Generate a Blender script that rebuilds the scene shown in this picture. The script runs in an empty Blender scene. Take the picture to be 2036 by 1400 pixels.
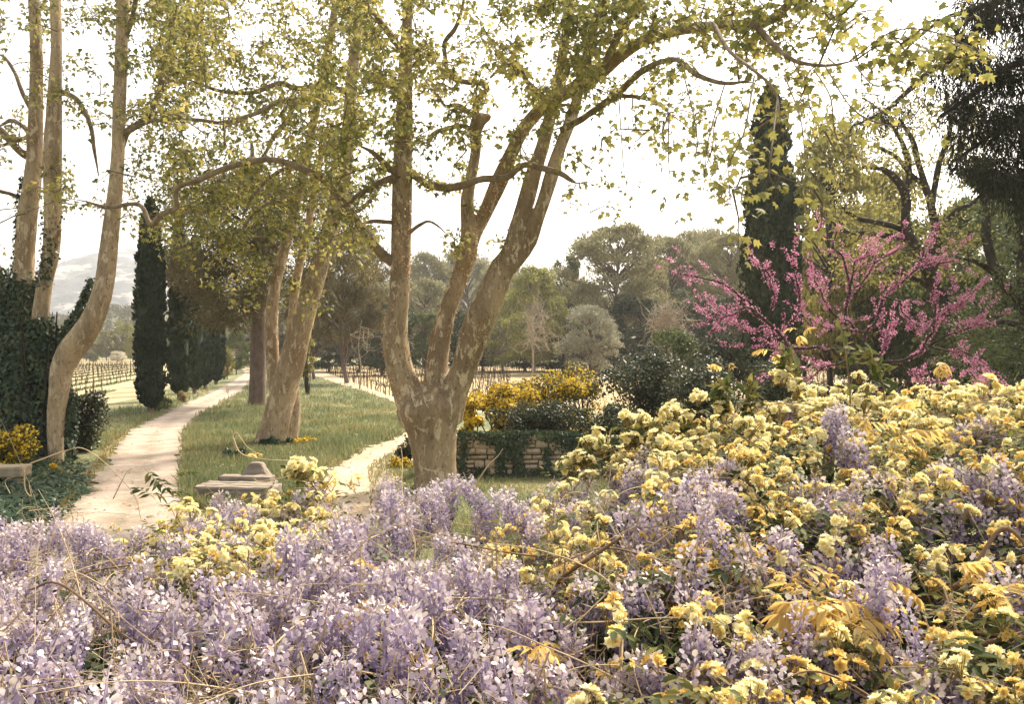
import bpy, math
import numpy as np
from mathutils import Vector

# ------------------------------------------------------------------ camera, sky, sun, exposure
W, F, HY, CX, CH = 2036.0, 1700.0, 690.0, 1018.0, 3.5
scene = bpy.context.scene
C = scene.collection
cam_d = bpy.data.cameras.new('camera')
cam = bpy.data.objects.new('camera', cam_d); C.objects.link(cam)
cam.location = (0, 0, CH); cam.rotation_euler = (math.radians(90), 0, 0)
cam_d.sensor_width = 36.0; cam_d.lens = F / W * 36.0; cam_d.shift_y = -10.0 / W
cam_d.clip_start = 0.05; cam_d.clip_end = 9000
scene.camera = cam

SUN = Vector((0.40, 0.58, 0.72)).normalized()
world = bpy.data.worlds.new('World'); scene.world = world; world.use_nodes = True
wn = world.node_tree; wn.nodes.clear()
wo = wn.nodes.new('ShaderNodeOutputWorld'); wb = wn.nodes.new('ShaderNodeBackground')
sky = wn.nodes.new('ShaderNodeTexSky'); sky.sky_type = 'NISHITA'; sky.sun_disc = False
sky.sun_elevation = math.asin(SUN.z); sky.sun_rotation = math.atan2(SUN.x, SUN.y)
sky.air_density = 1.0; sky.dust_density = 4.0; sky.ozone_density = 1.0; sky.altitude = 100
hs = wn.nodes.new('ShaderNodeHueSaturation'); hs.inputs['Saturation'].default_value = 0.32
hs.inputs['Value'].default_value = 1.0
tint = wn.nodes.new('ShaderNodeMix'); tint.data_type = 'RGBA'; tint.blend_type = 'MULTIPLY'
tint.inputs[0].default_value = 1.0; tint.inputs[7].default_value = (1.0, 0.945, 0.86, 1)
wn.links.new(sky.outputs[0], hs.inputs['Color']); wn.links.new(hs.outputs[0], tint.inputs[6])
wn.links.new(tint.outputs[2], wb.inputs[0]); wb.inputs[1].default_value = 0.135
wn.links.new(wb.outputs[0], wo.inputs[0])
sun_d = bpy.data.lights.new('sun', 'SUN'); sun_d.energy = 2.9; sun_d.angle = math.radians(8)
sun_d.color = (1.0, 0.88, 0.68)
sun = bpy.data.objects.new('sun', sun_d); C.objects.link(sun)
sun.rotation_euler = (-SUN).to_track_quat('-Z', 'Y').to_euler(); sun.location = (20, 40, 60)
vs = scene.view_settings
vs.view_transform = 'Standard'; vs.look = 'None'; vs.gamma = 1.0; vs.exposure = 1.6
vs.use_curve_mapping = False
cy = scene.cycles
cy.use_denoising = True; cy.max_bounces = 7; cy.diffuse_bounces = 3; cy.glossy_bounces = 2
cy.transmission_bounces = 4; cy.transparent_max_bounces = 6; cy.volume_bounces = 0
cy.sample_clamp_indirect = 6.0; cy.caustics_reflective = False; cy.caustics_refractive = False

# ------------------------------------------------------------------ helpers
R = np.random.default_rng(11)
def P(px, py, d): return np.array([(px - CX) / F * d, d, CH - (py - HY) / F * d])
def gd(py): return F * CH / (py - HY)
def G(px, py): d = gd(py); return np.array([(px - CX) / F * d, d, 0.0])
def Pv(px, py, d): return np.stack([(px - CX) / F * d, d + 0 * px, CH - (py - HY) / F * d], -1)
def nrm(a): return a / np.maximum(np.linalg.norm(a, axis=-1, keepdims=True), 1e-9)
def rdir(n): return nrm(R.normal(size=(n, 3)))

class MB:
    def __init__(s): s.v = []; s.f = []; s.n = 0; s.t = []
    def add(s, V, Fc, tone=None):
        V = np.asarray(V, float).reshape(-1, 3); Fc = np.asarray(Fc, int)
        s.v.append(V); s.f.append(Fc + s.n); s.n += len(V)
        s.t.append(np.zeros(len(V)) if tone is None else np.broadcast_to(tone, (len(V),)).astype(float))
    def arrays(s):
        return np.concatenate(s.v), s.f, np.concatenate(s.t)
    def mesh(s, name, mat=None, off=(0, 0, 0), smooth=False):
        me = bpy.data.meshes.new(name)
        if s.n:
            V = np.concatenate(s.v) - np.asarray(off)
            me.vertices.add(len(V)); me.vertices.foreach_set('co', V.astype(np.float32).ravel())
            loops = np.concatenate([f.ravel() for f in s.f]).astype(np.int32)
            cnt = np.concatenate([np.full(len(f), f.shape[1]) for f in s.f]).astype(np.int32)
            st = np.concatenate([[0], np.cumsum(cnt)[:-1]]).astype(np.int32)
            me.loops.add(len(loops)); me.loops.foreach_set('vertex_index', loops)
            me.polygons.add(len(cnt)); me.polygons.foreach_set('loop_start', st)
            if smooth: me.polygons.foreach_set('use_smooth', np.ones(len(cnt), bool))
            t = np.concatenate(s.t)
            if t.any():
                a = me.attributes.new('tone', 'FLOAT', 'POINT'); a.data.foreach_set('value', t.astype(np.float32))
            me.update(calc_edges=True)
        if mat: me.materials.append(mat)
        return me

def tag(o, label=None, cat=None, group=None, kind=None):
    if label: o['label'] = label
    if cat: o['category'] = cat
    if group: o['group'] = group
    if kind: o['kind'] = kind
    return o
def empty(name, loc, label, cat, group=None):
    o = bpy.data.objects.new(name, None); C.objects.link(o); o.location = tuple(loc)
    o.empty_display_size = 0.2
    return tag(o, label, cat, group)
def obj(name, mb, mat, parent=None, smooth=False, off=None, kind=None):
    if off is None: off = tuple(parent.location) if parent else (0, 0, 0)
    me = mb.mesh(name, mat, off, smooth)
    o = bpy.data.objects.new(name, me); C.objects.link(o)
    if parent: o.parent = parent
    else: o.location = off
    if kind: o['kind'] = kind
    return o
def inst(name, me, loc, rot=(0, 0, 0), scale=(1, 1, 1), parent=None):
    o = bpy.data.objects.new(name, me); C.objects.link(o)
    o.location = tuple(loc); o.rotation_euler = tuple(rot)
    o.scale = tuple(scale) if hasattr(scale, '__len__') else (scale,) * 3
    if parent: o.parent = parent
    return o

def catmull(p, sub):
    p = np.asarray(p, float); n = len(p)
    if n < 3 or sub < 2:
        t = np.linspace(0, n - 1, (n - 1) * max(sub, 1) + 1)
        return np.stack([np.interp(t, range(n), p[:, k]) for k in range(p.shape[1])], -1)
    q = np.vstack([2 * p[0] - p[1], p, 2 * p[-1] - p[-2]]); out = []
    for i in range(n - 1):
        a, b, c, d = q[i:i + 4]
        for t in np.arange(sub) / sub:
            out.append(.5 * (2 * b + (c - a) * t + (2 * a - 5 * b + 4 * c - d) * t * t + (3 * b - a - 3 * c + d) * t ** 3))
    out.append(p[-1]); return np.array(out)
def tube(mb, pts, rad, seg=8, sub=4, lump=0.0, tone=None):
    q = catmull(np.column_stack([pts, rad]), sub); p, r = q[:, :3], np.maximum(q[:, 3], 1e-4)
    T = nrm(np.gradient(p, axis=0)); n = len(p)
    u = np.cross(T[0], [0.3, 0.9, 0.2]); u /= np.linalg.norm(u); U = []
    for i in range(n):
        u = u - T[i] * u.dot(T[i]); u /= np.linalg.norm(u); U.append(u)
    U = np.array(U); Vv = np.cross(T, U)
    a = np.arange(seg) / seg * 2 * np.pi
    rr = np.repeat(r[:, None], seg, 1)
    if lump:
        ph = R.uniform(0, 6.28, 6); s = np.cumsum(np.r_[0, np.linalg.norm(np.diff(p, axis=0), axis=1)])[:, None] / max(r.mean() * 5, .05)
        rr = rr * (1 + lump * (np.sin(2 * a + ph[0] + s * .8) * .6 + np.sin(3 * a + ph[1] - s * 1.3) * .4 + np.sin(s * 2.1 + ph[2] + a) * .5 + .5 * np.sin(5 * a + ph[3] + s * 3.1) + R.normal(size=rr.shape) * .25))
    V = p[:, None] + rr[..., None] * (np.cos(a)[None, :, None] * U[:, None] + np.sin(a)[None, :, None] * Vv[:, None])
    V = V.reshape(-1, 3)
    i = np.arange(n - 1)[:, None] * seg; j = np.arange(seg)[None]; k = (j + 1) % seg
    Fc = np.stack([i + j, i + k, i + seg + k, i + seg + j], -1).reshape(-1, 4)
    mb.add(V, Fc, tone)
    cap = [list(range(seg))[::-1], list(range((n - 1) * seg, n * seg))]
    for cc in cap:
        m = V[cc].mean(0); b = mb.n
        mb.add(np.vstack([V[cc], m]), [[x, (x + 1) % seg, seg] for x in range(seg)], tone)
    return p
def sticks(mb, A, B, ra, rb, seg=3, tone=None):
    A = np.asarray(A, float); B = np.asarray(B, float); n = len(A)
    if n == 0: return
    T = nrm(B - A); up = np.where(np.abs(T[:, 2:3]) > .9, [[1., 0, 0]], [[0, 0, 1.]])
    U = nrm(np.cross(T, up)); V = np.cross(T, U)
    a = np.arange(seg) / seg * 2 * np.pi
    ring = np.cos(a)[None, :, None] * U[:, None] + np.sin(a)[None, :, None] * V[:, None]
    ra = np.broadcast_to(ra, (n,))[:, None, None]; rb = np.broadcast_to(rb, (n,))[:, None, None]
    Vt = np.concatenate([A[:, None] + ring * ra, B[:, None] + ring * rb], 1).reshape(-1, 3)
    i = np.arange(n)[:, None] * 2 * seg; j = np.arange(seg)[None]; k = (j + 1) % seg
    Fc = np.stack([i + j, i + k, i + seg + k, i + seg + j], -1).reshape(-1, 4)
    tn = None if tone is None else np.repeat(np.broadcast_to(tone, (n,)), 2 * seg)
    mb.add(Vt, Fc, tn)
# leaf templates: (x across, y along, z bulge), faces
def fan(outline, centre):
    V = np.array([centre] + outline, float); n = len(outline)
    return V, np.array([[0, 1 + i, 1 + (i + 1) % n] for i in range(n)])
half = [(.18, -.02, 0), (.52, .18, -.10), (.30, .34, 0), (.58, .66, -.14), (.22, .62, 0)]
PLANE_LEAF = fan([(0, 0, 0)] + half + [(0, 1.02, -.18)] + [(-x, y, z) for x, y, z in half[::-1]], (0, .36, .05))
half = [(.50, .30, -.08), (.24, .46, 0)]
PLANE_SIMPLE = fan([(0, 0, 0)] + half + [(0, 1, -.15)] + [(-x, y, z) for x, y, z in half[::-1]], (0, .34, .06))
DIAMOND = (np.array([(0, 0, 0), (.32, .5, -.06), (0, 1, -.08), (-.32, .5, -.06)], float), np.array([[0, 1, 2], [0, 2, 3]]))
LANCE = (np.array([(0, 0, 0), (.17, .4, .03), (0, 1, -.12), (-.17, .4, .03)], float), np.array([[0, 1, 2], [0, 2, 3]]))
BLADE = (np.array([(-.06, 0, 0), (.06, 0, 0), (0, 1, .12)], float), np.array([[0, 1, 2]]))
IVY = fan([(0, 0, 0), (.45, .12, -.05), (.28, .45, 0), (0, .95, -.1), (-.28, .45, 0), (-.45, .12, -.05)], (0, .3, .06))
IVY_S = (np.array([(0, 0, 0), (.42, .22, -.04), (0, .95, -.12), (-.42, .22, -.04)], float), np.array([[0, 1, 2], [0, 2, 3]]))
OVAL = (np.array([(0, 0, 0), (.24, .25, .02), (.26, .6, .0), (0, 1, -.10), (-.26, .6, .0), (-.24, .25, .02)], float), np.array([[0, 1, 2, 3], [0, 3, 4, 5]]))
def leaves(mb, pos, along, normal, size, tmpl, tone=None):
    n = len(pos)
    if n == 0: return
    Y = nrm(along); X = nrm(np.cross(Y, normal)); Z = np.cross(X, Y)
    T, Fc = tmpl; s = np.broadcast_to(size, (n,))[:, None, None]
    V = pos[:, None] + s * (T[None, :, 0:1] * X[:, None] + T[None, :, 1:2] * Y[:, None] + T[None, :, 2:3] * Z[:, None])
    m = len(T)
    Fo = (Fc[None] + (np.arange(n) * m)[:, None, None]).reshape(-1, Fc.shape[1])
    tn = None if tone is None else np.repeat(np.broadcast_to(tone, (n,)), m)
    mb.add(V.reshape(-1, 3), Fo, tn)

# ------------------------------------------------------------------ materials
def new_mat(name):
    m = bpy.data.materials.new(name); m.use_nodes = True; nt = m.node_tree; nt.nodes.clear()
    return m, nt, nt.nodes.new('ShaderNodeOutputMaterial')
def rgb(c): return (c[0], c[1], c[2], 1.0)
def ramp(nt, fac, stops):
    r = nt.nodes.new('ShaderNodeValToRGB'); e = r.color_ramp.elements
    e[0].position, e[0].color = stops[0][0], rgb(stops[0][1]); e[1].position, e[1].color = stops[-1][0], rgb(stops[-1][1])
    for p, c in stops[1:-1]:
        x = e.new(p); x.color = rgb(c)
    nt.links.new(fac, r.inputs[0]); return r.outputs[0]
def noise(nt, scale, detail=3, rough=.55, coord='Object', dist=0.0, vec=None):
    n = nt.nodes.new('ShaderNodeTexNoise'); n.inputs['Scale'].default_value = scale
    n.inputs['Detail'].default_value = detail; n.inputs['Roughness'].default_value = rough; n.inputs['Distortion'].default_value = dist
    if vec is None:
        tc = nt.nodes.new('ShaderNodeTexCoord'); vec = tc.outputs[coord]
    nt.links.new(vec, n.inputs['Vector']); return n.outputs['Fac']
def mixc(nt, fac, a, b, mode='MIX'):
    m = nt.nodes.new('ShaderNodeMix'); m.data_type = 'RGBA'; m.blend_type = mode
    for k, v in ((0, fac), (6, a), (7, b)):
        if hasattr(v, 'is_linked'): nt.links.new(v, m.inputs[k])
        else: m.inputs[k].default_value = v if k == 0 else rgb(v)
    return m.outputs[2]
def leaf_mat(name, cols, trans=.45, tcol=None, patch=0.6, tone=False, rough=.55):
    """cols: list of colours picked per leaf; tone: use the stored attribute instead"""
    m, nt, out = new_mat(name)
    if tone:
        at = nt.nodes.new('ShaderNodeAttribute'); at.attribute_name = 'tone'
        g = nt.nodes.new('ShaderNodeNewGeometry'); ad = nt.nodes.new('ShaderNodeMath'); ad.operation = 'MULTIPLY_ADD'
        nt.links.new(g.outputs['Random Per Island'], ad.inputs[0]); ad.inputs[1].default_value = .26
        sb = nt.nodes.new('ShaderNodeMath'); sb.operation = 'SUBTRACT'; nt.links.new(at.outputs['Fac'], sb.inputs[0]); sb.inputs[1].default_value = .13
        nt.links.new(sb.outputs[0], ad.inputs[2]); fac = ad.outputs[0]
    else:
        g = nt.nodes.new('ShaderNodeNewGeometry')
        nz = noise(nt, patch, 2)
        ad = nt.nodes.new('ShaderNodeMath'); ad.operation = 'MULTIPLY_ADD'
        nt.links.new(g.outputs['Random Per Island'], ad.inputs[0]); ad.inputs[1].default_value = .65
        mu = nt.nodes.new('ShaderNodeMath'); mu.operation = 'MULTIPLY_ADD'; nt.links.new(nz, mu.inputs[0]); mu.inputs[1].default_value = 1.1; mu.inputs[2].default_value = -.37
        nt.links.new(mu.outputs[0], ad.inputs[2]); fac = ad.outputs[0]
    n = len(cols)
    col = ramp(nt, fac, [(i / max(n - 1, 1), c) for i, c in enumerate(cols)])
    d = nt.nodes.new('ShaderNodeBsdfPrincipled'); d.inputs['Roughness'].default_value = rough
    d.inputs['Specular IOR Level'].default_value = .25
    nt.links.new(col, d.inputs['Base Color'])
    if trans <= 0:
        nt.links.new(d.outputs[0], out.inputs[0]); return m
    t = nt.nodes.new('ShaderNodeBsdfTranslucent')
    if tcol:
        c2 = mixc(nt, 1.0, col, tcol, 'MULTIPLY'); nt.links.new(c2, t.inputs[0])
    else: nt.links.new(col, t.inputs[0])
    mx = nt.nodes.new('ShaderNodeMixShader'); mx.inputs[0].default_value = trans
    nt.links.new(d.outputs[0], mx.inputs[1]); nt.links.new(t.outputs[0], mx.inputs[2]); nt.links.new(mx.outputs[0], out.inputs[0])
    return m
def bump(nt, bsdf, h, strength=.4, dist=.02):
    b = nt.nodes.new('ShaderNodeBump'); b.inputs['Strength'].default_value = strength; b.inputs['Distance'].default_value = dist
    nt.links.new(h, b.inputs['Height']); nt.links.new(b.outputs[0], bsdf.inputs['Normal'])
def plain(name, cols, scale=3, rough=.85, bumps=.4, bd=.02, bscale=None, stretch=None):
    m, nt, out = new_mat(name)
    vec = None
    if stretch:
        tc = nt.nodes.new('ShaderNodeTexCoord'); mp = nt.nodes.new('ShaderNodeMapping'); mp.inputs['Scale'].default_value = stretch
        nt.links.new(tc.outputs['Object'], mp.inputs[0]); vec = mp.outputs[0]
    f = noise(nt, scale, 5, .6, vec=vec)
    n = len(cols); lo, hi = .3, .7
    col = ramp(nt, f, [(lo + (hi - lo) * i / max(n - 1, 1), c) for i, c in enumerate(cols)])
    b = nt.nodes.new('ShaderNodeBsdfPrincipled'); b.inputs['Roughness'].default_value = rough; b.inputs['Specular IOR Level'].default_value = .2
    nt.links.new(col, b.inputs['Base Color'])
    bump(nt, b, noise(nt, bscale or scale * 5, 5, .65, vec=vec), bumps, bd)
    nt.links.new(b.outputs[0], out.inputs[0]); return m
def plane_bark(name, base, pale, dark, rust):
    """flaking plane-tree bark: pale plates where old bark has fallen off a darker skin"""
    m, nt, out = new_mat(name)
    tc = nt.nodes.new('ShaderNodeTexCoord'); mp = nt.nodes.new('ShaderNodeMapping'); mp.inputs['Scale'].default_value = (1, 1, .38)
    nt.links.new(tc.outputs['Object'], mp.inputs[0]); v = mp.outputs[0]
    n1 = noise(nt, 1.1, 6, .68, vec=v); n2 = noise(nt, 5.5, 6, .72, vec=v, dist=.5); n3 = noise(nt, 15, 5, .75, vec=v, dist=.4); n4 = noise(nt, 34, 4, .8, vec=v)
    c = ramp(nt, n1, [(.38, dark), (.46, [x * .72 for x in base]), (.53, base), (.64, [x * 1.22 for x in base])])
    pf = ramp(nt, n2, [(.545, (0, 0, 0)), (.56, (.9, .9, .9))])
    c = mixc(nt, pf, c, pale)
    df = ramp(nt, n3, [(.565, (0, 0, 0)), (.59, (.75, .75, .75))])
    c = mixc(nt, df, c, [x * .62 for x in dark])
    rf = ramp(nt, n4, [(.60, (0, 0, 0)), (.66, (.8, .8, .8))])
    c = mixc(nt, rf, c, rust)
    b = nt.nodes.new('ShaderNodeBsdfPrincipled'); b.inputs['Roughness'].default_value = .88; b.inputs['Specular IOR Level'].default_value = .15
    nt.links.new(c, b.inputs['Base Color'])
    ht = mixc(nt, .5, mixc(nt, .5, pf, n1), mixc(nt, .5, n3, n4)); bump(nt, b, ht, .9, .07)
    nt.links.new(b.outputs[0], out.inputs[0]); return m

M = {}
M['plane_leaf'] = leaf_mat('plane_leaf', [(.075, .10, .038), (.19, .20, .07), (.35, .32, .11), (.53, .44, .17)], .5, (1.0, .96, .76), .35)
M['plane_leaf_deep'] = leaf_mat('plane_leaf_deep', [(.065, .088, .035), (.165, .18, .06), (.31, .285, .09), (.46, .38, .13)], .5, (1.0, .96, .72), .35)
M['plane_bark'] = plane_bark('plane_bark', (.335, .25, .155), (.57, .46, .31), (.20, .14, .083), (.32, .17, .08))
M['plane_bark_pale'] = plane_bark('plane_bark_pale', (.41, .31, .20), (.60, .48, .34), (.26, .18, .11), (.33, .20, .10))
M['twig'] = plain('twig', [(.10, .075, .05), (.17, .13, .085)], 8, bumps=.2)
M['dark_bark'] = plain('dark_bark', [(.030, .024, .022), (.075, .058, .046)], 5, stretch=(1, 1, .4), bumps=.7, bd=.03)
M['pine_bark'] = plain('pine_bark', [(.10, .075, .062), (.22, .16, .13)], 6, stretch=(1, 1, .35), bumps=.8, bd=.04)
M['pale_bark'] = plain('pale_bark', [(.26, .22, .17), (.42, .36, .28)], 6, bumps=.2)
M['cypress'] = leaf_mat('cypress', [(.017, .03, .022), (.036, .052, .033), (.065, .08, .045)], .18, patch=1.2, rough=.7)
M['cypress_pale'] = leaf_mat('cypress_pale', [(.02, .034, .022), (.055, .07, .04), (.11, .115, .065)], .2, patch=.9, rough=.7)  # lighter grey-green foliage of the thick right cypress
M['ivy'] = leaf_mat('ivy', [(.014, .03, .02), (.032, .055, .03), (.065, .09, .045), (.13, .15, .07)], .2, patch=1.2, rough=.38)
M['ground_ivy'] = leaf_mat('ground_ivy', [(.02, .045, .028), (.04, .075, .04), (.08, .115, .06)], .3, patch=1.0, rough=.4)
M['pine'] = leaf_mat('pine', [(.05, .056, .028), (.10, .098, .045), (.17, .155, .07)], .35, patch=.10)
M['pine_grey_glare'] = leaf_mat('pine_grey_glare', [(.15, .15, .08), (.26, .245, .13), (.38, .34, .185)], .35, patch=.10)  # grey-olive treeline foliage, lightened: veiling glare is put into the colour
M['pine_brown'] = leaf_mat('pine_brown', [(.075, .068, .034), (.135, .115, .053), (.21, .175, .08)], .35, patch=.25)
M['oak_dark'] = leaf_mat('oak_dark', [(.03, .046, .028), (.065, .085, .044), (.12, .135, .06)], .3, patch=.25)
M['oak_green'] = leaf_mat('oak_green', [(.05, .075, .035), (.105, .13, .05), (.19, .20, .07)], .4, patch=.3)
M['oak_yellow'] = leaf_mat('oak_yellow', [(.12, .12, .035), (.25, .23, .065), (.42, .36, .12)], .5, patch=.3)
M['young_green'] = leaf_mat('young_green', [(.14, .155, .05), (.25, .25, .08), (.37, .345, .125)], .45, patch=.3)
M['olive'] = leaf_mat('olive', [(.18, .185, .125), (.30, .295, .215), (.42, .405, .31)], .25, patch=.8)
M['broom'] = leaf_mat('broom', [(.42, .27, .02), (.68, .47, .03), (.80, .60, .07)], .35, patch=.8)
M['broom_leaf'] = leaf_mat('broom_leaf', [(.04, .05, .018), (.10, .10, .028), (.18, .16, .045)], .35, patch=.8)
M['laurel'] = leaf_mat('laurel', [(.02, .03, .021), (.042, .057, .033), (.09, .10, .05), (.17, .16, .085)], .25, patch=.9, rough=.35)
M['redbud'] = leaf_mat('redbud', [(.36, .11, .22), (.56, .22, .36), (.74, .46, .55)], .45, patch=1.2)
M['dry_twig'] = plain('dry_twig', [(.34, .25, .15), (.56, .44, .28)], 9, bumps=.2, bd=.002)
M['brown_twig'] = plain('brown_twig', [(.13, .08, .05), (.26, .17, .10)], 9, bumps=.3, bd=.003)
M['wisteria'] = leaf_mat('wisteria', [(.095, .062, .155), (.225, .165, .31), (.41, .335, .46), (.60, .515, .565), (.75, .665, .59)], .24, tone=True, rough=.6)
M['spent'] = leaf_mat('spent', [(.30, .21, .12), (.48, .37, .24), (.62, .50, .36)], .3, patch=4)
M['rose'] = leaf_mat('rose', [(.30, .22, .07), (.76, .51, .15), (.84, .645, .23), (.89, .775, .37), (.92, .865, .57)], .4, tone=True)
M['rose_leaf'] = leaf_mat('rose_leaf', [(.03, .05, .022), (.07, .09, .03), (.16, .155, .045), (.36, .28, .08)], .4, patch=3, rough=.75)
M['shade_leaf'] = leaf_mat('shade_leaf', [(.014, .028, .018), (.03, .05, .025), (.07, .09, .035)], .3, patch=3, rough=.75)  # under-blossom leaves; shade of the recesses is put into this dark green
M['gold_leaf'] = leaf_mat('gold_leaf', [(.50, .32, .09), (.68, .48, .16), (.80, .65, .32)], .5, patch=8)
M['grass'] = leaf_mat('grass', [(.10, .14, .065), (.17, .20, .095), (.27, .265, .125), (.42, .345, .17)], .35, patch=.22)
M['dry_grass'] = leaf_mat('dry_grass', [(.17, .15, .06), (.30, .235, .10), (.46, .34, .16)], .35, patch=.3)
M['conifer_black'] = leaf_mat('conifer_black', [(.014, .019, .015), (.03, .034, .022), (.06, .058, .032)], .2, patch=.5)
M['white_flower'] = leaf_mat('white_flower', [(.45, .42, .33), (.75, .72, .62)], .3)
M['branch_bark'] = plain('branch_bark', [(.11, .08, .05), (.21, .155, .10), (.30, .235, .155)], 7, stretch=(1, 1, .6), bumps=.7, bd=.03, bscale=22)
M['bark_flake'] = leaf_mat('bark_flake', [(.26, .13, .055), (.42, .26, .12), (.58, .46, .29)], 0, patch=5)
M['ivy_mat'] = plain('ivy_mat', [(.012, .018, .012), (.03, .035, .02)], 6, bumps=.8, bd=.05)
# ------------------------------------------------------------------ the setting: ground, paths, fields, hills
def grid(mb, x0, x1, y0, y1, nx, ny, zf):
    X, Y = np.meshgrid(np.linspace(x0, x1, nx), np.linspace(y0, y1, ny)); Z = zf(X, Y)
    V = np.stack([X, Y, Z], -1).reshape(-1, 3)
    i = (np.arange(ny - 1)[:, None] * nx + np.arange(nx - 1)[None]).ravel()
    mb.add(V, np.stack([i, i + 1, i + nx + 1, i + nx], -1))
def fbm(X, Y, s, o=5, ridged=False, seed=0):
    r = np.random.default_rng(seed); out = 0; a = 1.0
    for k in range(o):
        v = 0
        for _ in range(3):
            th = r.uniform(0, 6.28); ph = r.uniform(0, 6.28, 2); f = 6.28 / s * 2 ** k * r.uniform(.7, 1.3)
            v = v + np.sin((X * np.cos(th) + Y * np.sin(th)) * f + ph[0] + 1.3 * np.sin((-X * np.sin(th) + Y * np.cos(th)) * f * .6 + ph[1]))
        v = v / 3
        if ridged: v = 1 - 2 * np.abs(v)
        out = out + a * v; a *= .5
    return out
# soil and turf
m, nt, out = new_mat('turf'); M['turf'] = m
c1 = ramp(nt, noise(nt, .22, 5, .6), [(.34, (.10, .13, .06)), (.5, (.17, .185, .085)), (.64, (.31, .26, .135))])
c2 = ramp(nt, noise(nt, 9, 4, .7), [(.3, (.55, .55, .5)), (.7, (1.25, 1.2, 1.1))])
col = mixc(nt, 1.0, c1, c2, 'MULTIPLY'); b = nt.nodes.new('ShaderNodeBsdfPrincipled'); b.inputs['Roughness'].default_value = .95
nt.links.new(col, b.inputs['Base Color']); bump(nt, b, noise(nt, 14, 5, .7), .8, .06); nt.links.new(b.outputs[0], out.inputs[0])
m, nt, out = new_mat('gravel'); M['gravel'] = m
c1 = ramp(nt, noise(nt, .9, 5, .65), [(.32, (.30, .225, .17)), (.5, (.42, .335, .27)), (.68, (.50, .415, .35))])
at = nt.nodes.new('ShaderNodeAttribute'); at.attribute_name = 'tone'; mu = nt.nodes.new('ShaderNodeMath'); mu.operation = 'MULTIPLY'; nt.links.new(at.outputs['Fac'], mu.inputs[0]); nt.links.new(ramp(nt, noise(nt, 1.7, 6, .7), [(.36, (0, 0, 0)), (.60, (1, 1, 1))]), mu.inputs[1])
c1 = mixc(nt, mu.outputs[0], c1, (.15, .13, .075))
c2 = ramp(nt, noise(nt, 40, 3, .7), [(.3, (.72, .70, .68)), (.7, (1.15, 1.15, 1.15))])
col = mixc(nt, 1.0, c1, c2, 'MULTIPLY'); b = nt.nodes.new('ShaderNodeBsdfPrincipled'); b.inputs['Roughness'].default_value = .95
nt.links.new(col, b.inputs['Base Color']); bump(nt, b, noise(nt, 30, 5, .7), .6, .03); nt.links.new(b.outputs[0], out.inputs[0])
M['soil'] = plain('soil', [(.30, .22, .11), (.42, .32, .18), (.50, .40, .25)], .5, bumps=.6, bd=.05, bscale=5)
M['soil_dry'] = plain('soil_dry', [(.34, .25, .16), (.46, .36, .25), (.54, .44, .32)], .8, bumps=.6, bd=.04, bscale=9)
g = MB()
def gz(X, Y):
    return np.where(Y > 16, 0.10 * np.sin(X * .16 + 1) * np.sin(Y * .11) * np.exp(-((Y - 60) / 60.0) ** 2) * 0, 0)
grid(g, -2600, 2600, -35, 2400, 60, 60, gz)
tag(obj('ground', g, M['turf']), kind='structure')
def strip(name, L, Rr, mat, z, jit=.13, sub=22, label=None):
    Lg = catmull(np.array([G(*p)[:2] for p in L]), sub); Rg = catmull(np.array([G(*p)[:2] for p in Rr]), sub)
    n = min(len(Lg), len(Rg)); Lg, Rg = Lg[:n], Rg[:n]; K = 9
    t = np.linspace(0, 1, K)[None, :, None]; V = Lg[:, None] * (1 - t) + Rg[:, None] * t
    e = R.normal(size=(n, 2)) * jit; V[:, 0] += e; V[:, -1] += R.normal(size=(n, 2)) * jit
    zz = z + .02 + .012 * np.sin(np.linspace(0, 1, K) * np.pi * 3)[None] * np.ones((n, 1)) + R.uniform(0, .006, (n, K))
    V = np.concatenate([V, zz[..., None]], -1).reshape(-1, 3)
    i = (np.arange(n - 1)[:, None] * K + np.arange(K - 1)[None]).ravel()
    tn = np.repeat(np.array([[.75, .25, .0, .3, .62, .3, .0, .25, .75]]), n, 0).ravel(); mb = MB(); mb.add(V, np.stack([i, i + 1, i + K + 1, i + K], -1), tn)
    return tag(obj(name, mb, mat, smooth=True), kind='structure')
PATH_L = [(-150, 1400), (60, 1090), (150, 1000), (177, 971), (230, 900), (257, 863), (332, 821), (398, 791), (443, 769), (470, 753), (486, 741), (470, 733)]
PATH_R = [(420, 1400), (378, 1090), (366, 1000), (363, 971), (361, 900), (364, 863), (392, 829), (433, 806), (478, 779), (497, 758), (500, 742), (486, 734)]
strip('gravel_path', PATH_L, PATH_R, M['gravel'], .008)
VERGE_L = [(-170, 1180), (90, 1040), (140, 990), (180, 930), (215, 880), (270, 835), (345, 800), (410, 775), (450, 758), (470, 748)]
LOOP_O = [(590, 733), (640, 741), (700, 757), (770, 783), (850, 815), (905, 850), (880, 885), (820, 925), (770, 965), (740, 1010), (700, 1090)]
LOOP_I = [(600, 741), (635, 752), (690, 769), (750, 788), (800, 810), (835, 838), (795, 868), (730, 893), (665, 930), (625, 975), (560, 1090)]
strip('dirt_track', LOOP_O, LOOP_I, M['soil_dry'], .007)
def ground_poly(name, pts, mat, z):
    V = np.array([G(*p) for p in pts]); V[:, 2] = z; mb = MB(); mb.add(V, [list(range(len(V)))])
    return tag(obj(name, mb, mat), kind='structure')
ground_poly('left_vineyard_soil', [(-900, 905), (0, 838), (150, 817), (268, 793), (345, 768), (430, 746), (470, 734), (420, 716), (-500, 716)], M['soil'], .005)
ground_poly('right_vineyard_soil', [(632, 737), (700, 757), (775, 789), (860, 812), (1050, 830), (1500, 836), (2300, 836), (2500, 728), (1400, 727), (640, 729)], M['soil'], .004)
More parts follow.
